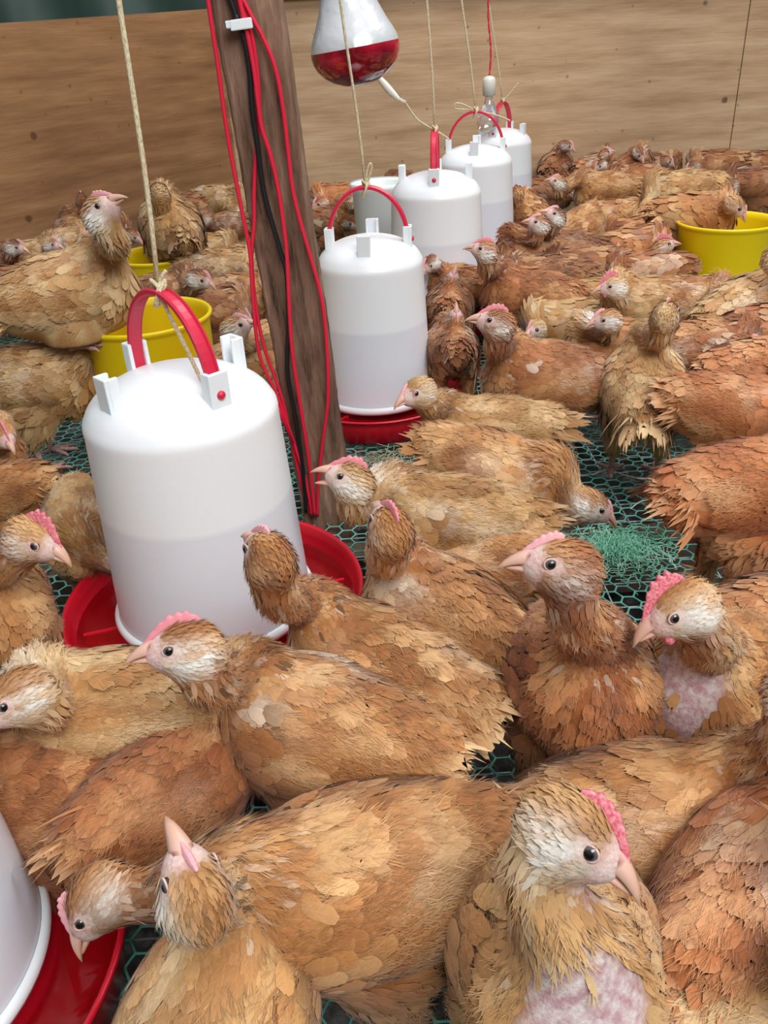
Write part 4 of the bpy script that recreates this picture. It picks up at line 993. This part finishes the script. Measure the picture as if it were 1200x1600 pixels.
# ------------------------------------------------------------------ the flock, nearest first. b, h, bk: body centre, head, beak tip in the photo
NEAR = [
 dict(label='chicken facing the camera in front, bare pinkish breast, beak turned down to the right', b=(862, 1468), yaw=-92, h=(896, 1300), bk=(1010, 1380), dep=.35, hz=.275, z=.145, pitch=26, s=1.05, tone='light', comb=4, cheek=.6, bare=1, patch=.6, legs=False, hL=.15),
 dict(label='pale headed chicken at the bottom stretching its beak straight up', b=(335, 1640), yaw=80, h=(306, 1395), bk=(262, 1290), z=.13, pitch=10, s=.95, tone='light', comb=0, cheek=.6, fleck=.8, legs=False, hL=.115, bfar=True, patch=.3),
 dict(label='big brown chicken drinking, head lowered into the bottom left red tray', b=(552, 1378), yaw=192, h=(150, 1405), bk=(95, 1525), z=.155, pitch=2, s=.99, tone='buff', comb=1, cheek=.45, fleck=.5, hL=.165, patch=.4, hz=.155),
 dict(label='reddish brown chicken, rump to the lower left, just above the drinking chicken', b=(272, 1228), yaw=55, h=(330, 1110), bk=(360, 1070), z=.12, pitch=0, tone='rust', s=.9, cheek=.2, bfar=True, legs=False, patch=.2, far=True, hL=.09),
 dict(label='buff chicken below the front drinker, head tucked down at the left frame edge', b=(185, 1122), yaw=172, h=(25, 1088), bk=(-28, 1130), z=.14, pitch=5, s=1.0, tone='light', cheek=.5, comb=1, hL=.09, patch=.3),
 dict(label='reddish brown chicken back at the left edge, just above the bottom left tray', b=(52, 1240), yaw=165, h=(-90, 1215), bk=(-130, 1260), z=.11, pitch=0, s=.9, tone='rust', cheek=.2, patch=.15, legs=False),
 dict(label='chicken in left profile before the big drinker, serrated pink comb and white cheeks', b=(500, 1142), yaw=158, h=(290, 1012), bk=(203, 1018), z=.145, pitch=12, s=1.0, tone='buff', comb=2, cheek=.85, fleck=.6, bare=0, hL=.12, patch=.9),
 dict(label='chicken seen from behind with a round brown back, head up against the big drinker', b=(592, 1050), yaw=148, h=(420, 868), bk=(384, 838), z=.14, pitch=10, s=1.0, tone='buff', comb=1, cheek=.1, fleck=.45, hL=.135, bfar=True, patch=.5),
 dict(label='chicken seen from behind, small pink comb, right of the one before the big drinker', b=(688, 965), yaw=128, h=(610, 825), bk=(592, 790), z=.15, pitch=6, s=.98, tone='buff', comb=2, cheek=.2, hL=.115, bfar=True, patch=.6),
 dict(label='golden brown chicken standing square to the camera with head turned left', b=(902, 1052), yaw=-88, h=(878, 884), bk=(771, 868), z=.155, pitch=30, s=1.02, tone='rust', comb=1, cheek=.25, hL=.125, patch=.45),
 dict(label='chicken at the right with tall red comb and white face patch, wet red breast', b=(1125, 1062), yaw=-138, h=(1062, 950), bk=(983, 995), z=.145, pitch=24, s=1.0, tone='buff', comb=3, cheek=1.0, bare=.8, hL=.10, wattle=1, patch=.6),
 dict(label='buff chicken lying across the lower right, tail left and neck leaving the frame', b=(1000, 1290), yaw=6, h=(1262, 1075), bk=(1320, 1070), z=.13, pitch=6, s=.98, tone='buff', cheek=.9, fleck=.3, hL=.12, patch=.5),
 dict(label='fluffy pale orange chicken cut by the right edge, low at the right', b=(1190, 1385), yaw=40, h=(1290, 1280), bk=(1330, 1260), z=.16, pitch=10, s=.85, tone='orange', patch=.5, cheek=.5),
 dict(label='chicken rump in the bottom right corner with frayed tail to the left', b=(1170, 1560), yaw=8, h=(1330, 1500), bk=(1370, 1510), z=.13, pitch=4, s=.85, tone='light', patch=.9, legs=False),
 dict(label='chicken with half open beak just right of the post, head raised left', b=(700, 815), yaw=172, h=(548, 750), bk=(484, 724), z=.145, pitch=10, s=.98, tone='dun', comb=2, cheek=.8, hL=.12, patch=.5, gape=.3),
 dict(label='brown back with small black and white wing bars behind the two chickens seen from behind', b=(742, 880), yaw=160, h=(645, 895), bk=(620, 915), z=.11, pitch=0, s=.9, tone='buff', cheek=.3, hL=.08, patch=.7, legs=False),
 dict(label='mottled buff chicken pecking down right at the green shreds', b=(782, 745), yaw=-26, h=(925, 790), bk=(984, 828), z=.135, pitch=-8, s=1.0, tone='buff', comb=0, cheek=1.0, hL=.125, patch=.5, hz=.115),
 dict(label='slim buff chicken beside the second drinker tray, head left and frayed tail right', b=(760, 678), yaw=178, h=(652, 612), bk=(619, 630), z=.135, pitch=6, s=.95, tone='dun', comb=0, cheek=.3, hL=.11, patch=.3, tail=1.25),
 dict(label='brown chicken in full left profile with pink face behind the slim buff one', b=(850, 592), yaw=176, h=(775, 505), bk=(726, 492), z=.15, pitch=14, s=1.06, tone='rust', comb=2, cheek=.45, hL=.115, wingwhite=.14, patch=.8),
 dict(label='pale golden chicken seen from behind with drooping tail, right of centre', b=(1005, 605), yaw=76, h=(1040, 492), bk=(1056, 475), z=.15, pitch=20, s=1.0, tone='light', cheek=.2, hL=.11, patch=.3, tail=1.3, bfar=True, droop=.5),
 dict(label='orange brown chicken in the middle right, bent forward over the pinkish one', b=(1165, 650), yaw=-25, h=(1290, 640), bk=(1330, 660), z=.16, pitch=0, s=.98, tone='orange', patch=.3),
 dict(label='fluffy orange chicken with long bare legs at the right edge', b=(1170, 765), yaw=12, h=(1300, 730), bk=(1330, 740), z=.205, pitch=4, s=.92, tone='orange', patch=.35, stride=.012),
 dict(label='chicken at the left edge looking right with a serrated pink comb', b=(-22, 945), yaw=-52, h=(52, 842), bk=(115, 872), z=.145, pitch=24, s=1.0, tone='buff', comb=3, cheek=.35, hL=.105, patch=.3),
 dict(label='chicken half hidden behind the left side of the front drinker, tail at upper left', b=(122, 825), yaw=-75, h=(200, 880), bk=(235, 920), z=.12, pitch=0, s=.75, tone='dun', patch=.5, hL=.09),
 dict(label='small tan back at the left edge above the comb bearing one', b=(-18, 775), yaw=185, h=(-130, 740), bk=(-160, 750), z=.12, pitch=0, s=.8, tone='buff', patch=.1, legs=False),
 dict(label='chicken head at the left edge beside the legs of the pale ruffled one', b=(-50, 715), yaw=10, h=(5, 680), bk=(26, 700), z=.13, pitch=10, s=.85, tone='buff', comb=2, cheek=.3, patch=.2),
]
MID = [
 dict(label='large pale chicken perched on the yellow feeder rim, head high and looking right', b=(108, 462), Z=1.32, base_z=.205, yaw=14, h=(158, 332), bk=(192, 314), pitch=14, s=1.24, tone='light', comb=1, cheek=.8, hL=.125, patch=.5, tail=.8),
 dict(label='ruffled pale chicken standing on the floor below the perched one, grey tail', b=(60, 594), yaw=8, h=(128, 545), bk=(160, 538), z=.15, pitch=0, s=1.1, tone='dun', comb=2, cheek=.3, hL=.09, patch=.7, far=True),
 dict(label='chicken sitting on the rear yellow feeder, tail towards the camera', b=(268, 354), Z=2.02, base_z=.14, yaw=112, h=(249, 302), bk=(243, 292), pitch=16, s=1.25, tone='dun', cheek=.1, bfar=True, hL=.10, patch=.5),
 dict(label='chicken looking right over the gap between the two left feeders', b=(255, 468), yaw=12, h=(312, 436), bk=(341, 450), z=.15, pitch=8, s=1.0, tone='dark', cheek=.95, hL=.11, patch=.4),
 dict(label='chicken with raised pale beak between the front drinker and the post', b=(372, 580), yaw=30, h=(368, 512), bk=(408, 498), z=.15, pitch=14, s=.95, tone='light', comb=1, cheek=.7, hL=.11, patch=.3),
 dict(label='chicken peering over the front drinker dome, only eye and crown visible', b=(330, 600), yaw=10, h=(358, 570), bk=(402, 566), z=.12, pitch=10, s=.9, tone='light', cheek=.6, hL=.09, patch=.3, legs=False),
 dict(label='brown headed chicken at the far left edge looking right, lower of the wall group', b=(-12, 425), yaw=8, h=(24, 386), bk=(53, 394), z=.15, pitch=14, s=.95, tone='dark', cheek=.9, comb=1, hL=.10),
 dict(label='chicken looking right, second from the left edge under the plywood', b=(60, 405), yaw=8, h=(80, 382), bk=(106, 388), z=.16, pitch=12, s=.9, tone='dun', cheek=.5, comb=1, hL=.09),
 dict(label='chicken behind the perched one with upright neck against the plywood', b=(116, 366), yaw=110, h=(128, 310), bk=(122, 298), z=.16, pitch=20, s=.9, tone='dark', cheek=.3, comb=1, hL=.10, bfar=True),
 dict(label='chicken with only its face showing just behind the nape of the perched one', b=(105, 385), yaw=20, h=(132, 372), bk=(152, 364), z=.14, pitch=10, s=.9, tone='light', cheek=.6, comb=1, hL=.09),
 dict(label='white mottled chicken preening by the wall left of the post', b=(352, 318), yaw=-30, h=(366, 336), bk=(358, 356), z=.17, pitch=0, s=1.0, tone='dun', cheek=.9, patch=1, hL=.08),
 dict(label='dark brown white speckled chicken between rear feeder and post', b=(352, 362), yaw=175, h=(318, 345), bk=(300, 360), z=.14, pitch=0, s=.95, tone='dark', cheek=.4, patch=1, hL=.09),
 dict(label='tan backed chicken left of the post, head behind the red cables', b=(350, 425), yaw=15, h=(388, 425), bk=(398, 440), z=.14, pitch=0, s=1.0, tone='dun', comb=2, cheek=.3, patch=.5, hL=.09),
 dict(label='tan chicken left of the post below the mottled ones', b=(372, 468), yaw=20, h=(430, 450), bk=(450, 452), z=.13, pitch=0, s=1.0, tone='buff', cheek=.3, patch=.5, hL=.09),
 dict(label='chicken in front of the third drinker, head raised left with small comb', b=(822, 462), yaw=168, h=(758, 392), bk=(713, 380), z=.145, pitch=12, s=1.02, tone='rust', comb=2, cheek=.75, hL=.12, patch=.15),
 dict(label='dark brown chicken with plain folded wing, behind the combed one fronting the third drinker', b=(845, 440), yaw=165, h=(790, 425), bk=(765, 440), z=.14, pitch=0, s=1.0, tone='dark', cheek=.2, patch=.2, hL=.08),
 dict(label='chicken tucked at the right side of the second drinker looking down left', b=(716, 448), yaw=140, h=(672, 412), bk=(658, 430), z=.14, pitch=4, s=.85, tone='rust', cheek=.9, patch=.3, hL=.09),
 dict(label='brown back touching the second drinker, upper of two', b=(702, 480), yaw=80, h=(706, 440), bk=(710, 425), z=.12, pitch=0, s=.85, tone='rust', cheek=.3, patch=.2, hL=.08, legs=False),
 dict(label='brown back touching the second drinker, lower of two above its red tray', b=(705, 545), yaw=95, h=(712, 500), bk=(712, 485), z=.12, pitch=0, s=.8, tone='rust', cheek=.3, patch=.6, hL=.08),
 dict(label='white faced chicken with red comb looking left above the middle group', b=(1010, 478), yaw=172, h=(958, 448), bk=(914, 455), z=.14, pitch=8, s=1.0, tone='light', comb=3, cheek=1.0, hL=.11, wattle=.8, patch=.6),
 dict(label='chicken just below the white faced one, looking left over a wing', b=(955, 545), yaw=172, h=(948, 500), bk=(908, 508), z=.12, pitch=8, s=.95, tone='buff', comb=1, cheek=.95, hL=.09, patch=.4),
 dict(label='brown chicken with a white wing feather behind the pale golden one', b=(1100, 552), yaw=5, h=(1165, 540), bk=(1195, 555), z=.13, pitch=0, s=1.0, tone='rust', patch=.8, wingwhite=.3, hL=.08),
 dict(label='reddish round back at the right edge above the orange chickens', b=(1180, 585), yaw=20, h=(1250, 570), bk=(1280, 580), z=.14, pitch=0, s=1.0, tone='orange', patch=.5, hL=.08),
 dict(label='buff chicken with a pale streaked wing right of the white faced one', b=(1068, 478), yaw=-8, h=(1130, 460), bk=(1150, 480), z=.14, pitch=0, s=1.0, tone='buff', patch=.7, wingwhite=.2, hL=.08),
 dict(label='ruffled pale chicken at the right edge reaching up beside the right feeder', b=(1178, 480), yaw=20, h=(1215, 400), bk=(1235, 385), z=.16, pitch=14, s=1.1, tone='light', patch=.9, hL=.11),
 dict(label='white faced chicken looking left, front one of the pair right of the fourth drinker', b=(832, 400), yaw=168, h=(843, 350), bk=(814, 342), z=.15, pitch=12, s=1.0, tone='rust', comb=1, cheek=1.0, hL=.11, patch=.4),
 dict(label='white faced chicken directly behind its twin, head slightly higher', b=(880, 395), yaw=165, h=(868, 338), bk=(845, 330), z=.15, pitch=10, s=1.0, tone='dark', comb=1, cheek=1.0, hL=.11, patch=.2),
 dict(label='golden chicken bent with its tail up right of the white faced pair', b=(902, 365), yaw=-130, h=(872, 395), bk=(865, 415), z=.15, pitch=-10, s=1.0, tone='buff', patch=.4, hL=.09, cheek=.3),
 dict(label='buff chicken with white cheek facing left against the back group', b=(945, 300), yaw=176, h=(872, 285), bk=(838, 275), z=.16, pitch=6, s=1.05, tone='buff', comb=1, cheek=.8, hL=.12, patch=.3),
 dict(label='big pale chicken with broad back left of the right feeder', b=(1062, 303), yaw=178, h=(1010, 325), bk=(1000, 345), z=.19, pitch=0, s=1.12, tone='light', patch=.6, hL=.09, tail=.6),
 dict(label='buff chicken eating with its beak inside the right feeder', b=(1088, 340), yaw=2, h=(1150, 322), bk=(1170, 346), z=.20, pitch=0, s=1.05, tone='buff', comb=0, cheek=.2, hL=.12, patch=.1, hz=.235),
 dict(label='chicken with pink comb looking right at the left side of the right feeder', b=(985, 395), yaw=4, h=(1036, 385), bk=(1062, 378), z=.14, pitch=4, s=1.0, tone='rust', comb=3, cheek=.4, hL=.10, patch=.4),
 dict(label='brown chicken with loose tail feathers in front of the right feeder', b=(1005, 432), yaw=182, h=(960, 432), bk=(945, 447), z=.11, pitch=0, s=1.0, tone='rust', patch=.6, hL=.08, legs=False),
 dict(label='brown chicken with a plain back below the white faced pair', b=(905, 425), yaw=186, h=(868, 430), bk=(845, 445), z=.12, pitch=0, s=1.0, tone='dark', patch=.3, hL=.08, legs=False),
 dict(label='chicken seen from behind beside the farthest drinker, pale nape', b=(828, 335), yaw=100, h=(808, 300), bk=(804, 290), z=.14, pitch=10, s=.95, tone='buff', bfar=True, cheek=.1, patch=.2, hL=.10),
 dict(label='dark chicken with its neck curled by the back wall right of the farthest drinker', b=(868, 262), yaw=60, h=(885, 228), bk=(905, 238), z=.16, pitch=12, s=1.0, tone='dark', cheek=.4, hL=.10),
 dict(label='chicken facing the camera by the back wall, small white face', b=(950, 272), yaw=-150, h=(938, 258), bk=(926, 270), z=.14, pitch=10, s=.9, tone='dark', cheek=1, hL=.09),
 dict(label='chicken with head turned right, behind the small white face at the back wall', b=(930, 262), yaw=30, h=(946, 240), bk=(960, 236), z=.17, pitch=10, s=.9, tone='rust', cheek=.3, hL=.08),
 dict(label='upright brown chicken against the back wall with head hanging right', b=(985, 262), yaw=20, h=(1000, 240), bk=(1006, 256), z=.17, pitch=25, s=.95, tone='dark', cheek=.5, hL=.09),
 dict(label='low brown chicken against the back wall left of the big pale one', b=(1030, 262), yaw=0, h=(1042, 252), bk=(1060, 262), z=.15, pitch=0, s=.9, tone='dark', cheek=.1, hL=.07),
 dict(label='dark brown back behind the big pale chicken at the wall', b=(1115, 262), yaw=176, h=(1080, 262), bk=(1066, 275), z=.16, pitch=0, s=1.05, tone='dark', patch=.3, hL=.07),
 dict(label='speckled dark chicken behind the right feeder near the edge', b=(1178, 292), yaw=170, h=(1140, 290), bk=(1128, 300), z=.15, pitch=0, s=1.05, tone='dark', patch=.9, hL=.07),
 dict(label='dark brown chicken in the far right corner at the wall', b=(1190, 262), yaw=5, h=(1240, 250), bk=(1250, 262), z=.15, pitch=0, s=1.0, tone='dark', patch=.2, hL=.08),
 dict(label='brown chicken standing behind the right feeder at the frame edge', b=(1240, 300), yaw=150, h=(1195, 315), bk=(1188, 328), z=.13, pitch=0, s=1.0, tone='rust', patch=.7, hL=.08),
 dict(label='chicken by the back wall with raised dark head looking left, between heat lamp and drinkers', b=(612, 275), yaw=165, h=(632, 238), bk=(612, 232), z=.15, pitch=10, s=1.0, tone='dark', cheek=.9, hL=.11, comb=1),
 dict(label='dark brown chicken just right of the post top end of the flock', b=(520, 268), yaw=178, h=(478, 262), bk=(462, 270), z=.14, pitch=0, s=1.05, tone='dark', patch=.3, hL=.09),
 dict(label='tan chicken behind the handle of the second drinker facing left', b=(530, 315), yaw=185, h=(500, 318), bk=(485, 330), z=.16, pitch=0, s=1.0, tone='orange', cheek=.6, patch=.4, hL=.08),
 dict(label='brown chicken beneath the arch of the second drinker handle, back rounded', b=(565, 340), yaw=160, h=(552, 312), bk=(566, 302), z=.14, pitch=6, s=1.0, tone='buff', cheek=.4, patch=.5, hL=.09),
 dict(label='chicken behind the second drinker by the post', b=(520, 350), yaw=0, h=(548, 348), bk=(560, 360), z=.12, pitch=0, s=1.0, tone='dark', patch=.5, hL=.08, legs=False),
 dict(label='dark chicken beyond the white bucket at the wall', b=(560, 268), yaw=4, h=(592, 262), bk=(604, 270), z=.13, pitch=0, s=1.0, tone='dark', patch=.3, hL=.08),
 dict(label='dark back at the wall between the fourth and fifth drinkers', b=(690, 262), yaw=176, h=(660, 262), bk=(645, 268), z=.12, pitch=0, s=1.0, tone='dark', patch=.2, hL=.08),
]
FILL = [
 dict(label='dark brown chicken at the wall right of the fifth drinker, lowest back', b=(858, 300), yaw=10, z=.12, tone='dark'),
 dict(label='brown back wedged behind the buff chicken with the white cheek', b=(985, 282), yaw=190, z=.14, tone='rust'),
 dict(label='brown back between the golden bent chicken and the big pale one', b=(960, 342), yaw=8, z=.13, tone='buff'),
 dict(label='dusty brown back right under the big pale chicken', b=(1030, 360), yaw=175, z=.12, tone='dun'),
 dict(label='brown back below the chicken eating at the right feeder', b=(985, 372), yaw=185, z=.12, tone='rust'),
 dict(label='buff back between the middle brown chicken and the white faced one', b=(900, 478), yaw=20, z=.11, tone='dun'),
 dict(label='dim tan back under the plain dark wing, left of the lowered white head', b=(880, 510), yaw=175, z=.10, tone='dun'),
 dict(label='shaded brown back behind the perched chicken tail at the left edge', b=(15, 450), yaw=15, z=.13, tone='dark'),
 dict(label='shaded dark back beneath the rear feeder', b=(175, 460), yaw=10, z=.10, tone='dark'),
 dict(label='dusky back at the wall left of the rear feeder', b=(165, 365), yaw=15, z=.12, tone='dark'),
 dict(label='dusky back at the wall right behind the chicken on the rear feeder', b=(312, 330), yaw=160, z=.15, tone='dark'),
 dict(label='brown back hidden low between the post and the rear feeder', b=(325, 395), yaw=0, z=.12, tone='dun'),
 dict(label='tan back low between the front feeder and the post', b=(335, 490), yaw=10, z=.12, tone='dark'),
 dict(label='buff back at the right edge, between the pale ruffled and reddish ones', b=(1215, 520), yaw=10, z=.14, tone='orange'),
 dict(label='brown back at the right edge behind the combed chicken', b=(1235, 985), yaw=10, z=.13, tone='rust'),
 dict(label='dim brown back low at the left edge under the buff tucked one', b=(-70, 1170), yaw=100, z=.11, tone='dun'),
]
for i, d in enumerate(NEAR): 
    chicken(lod=0, **d)
for i, d in enumerate(MID): 
    dd = dict(d); dd.setdefault('cheek', .4); chicken(lod=1 if i < 30 else 2, **dd)
for i, d in enumerate(FILL):
    x, y = d['b']; k = 1 if abs(((d['yaw']+180) % 360)-180) < 90 else -1; sz = 60 if y < 600 else 130
    chicken(lod=1 if y > 600 else 2, h=(x+k*sz*.75, y+4), bk=(x+k*sz, y+16), pitch=0, s=.95, patch=.4, hL=.08, cheek=.3, legs=y > 600, **d)
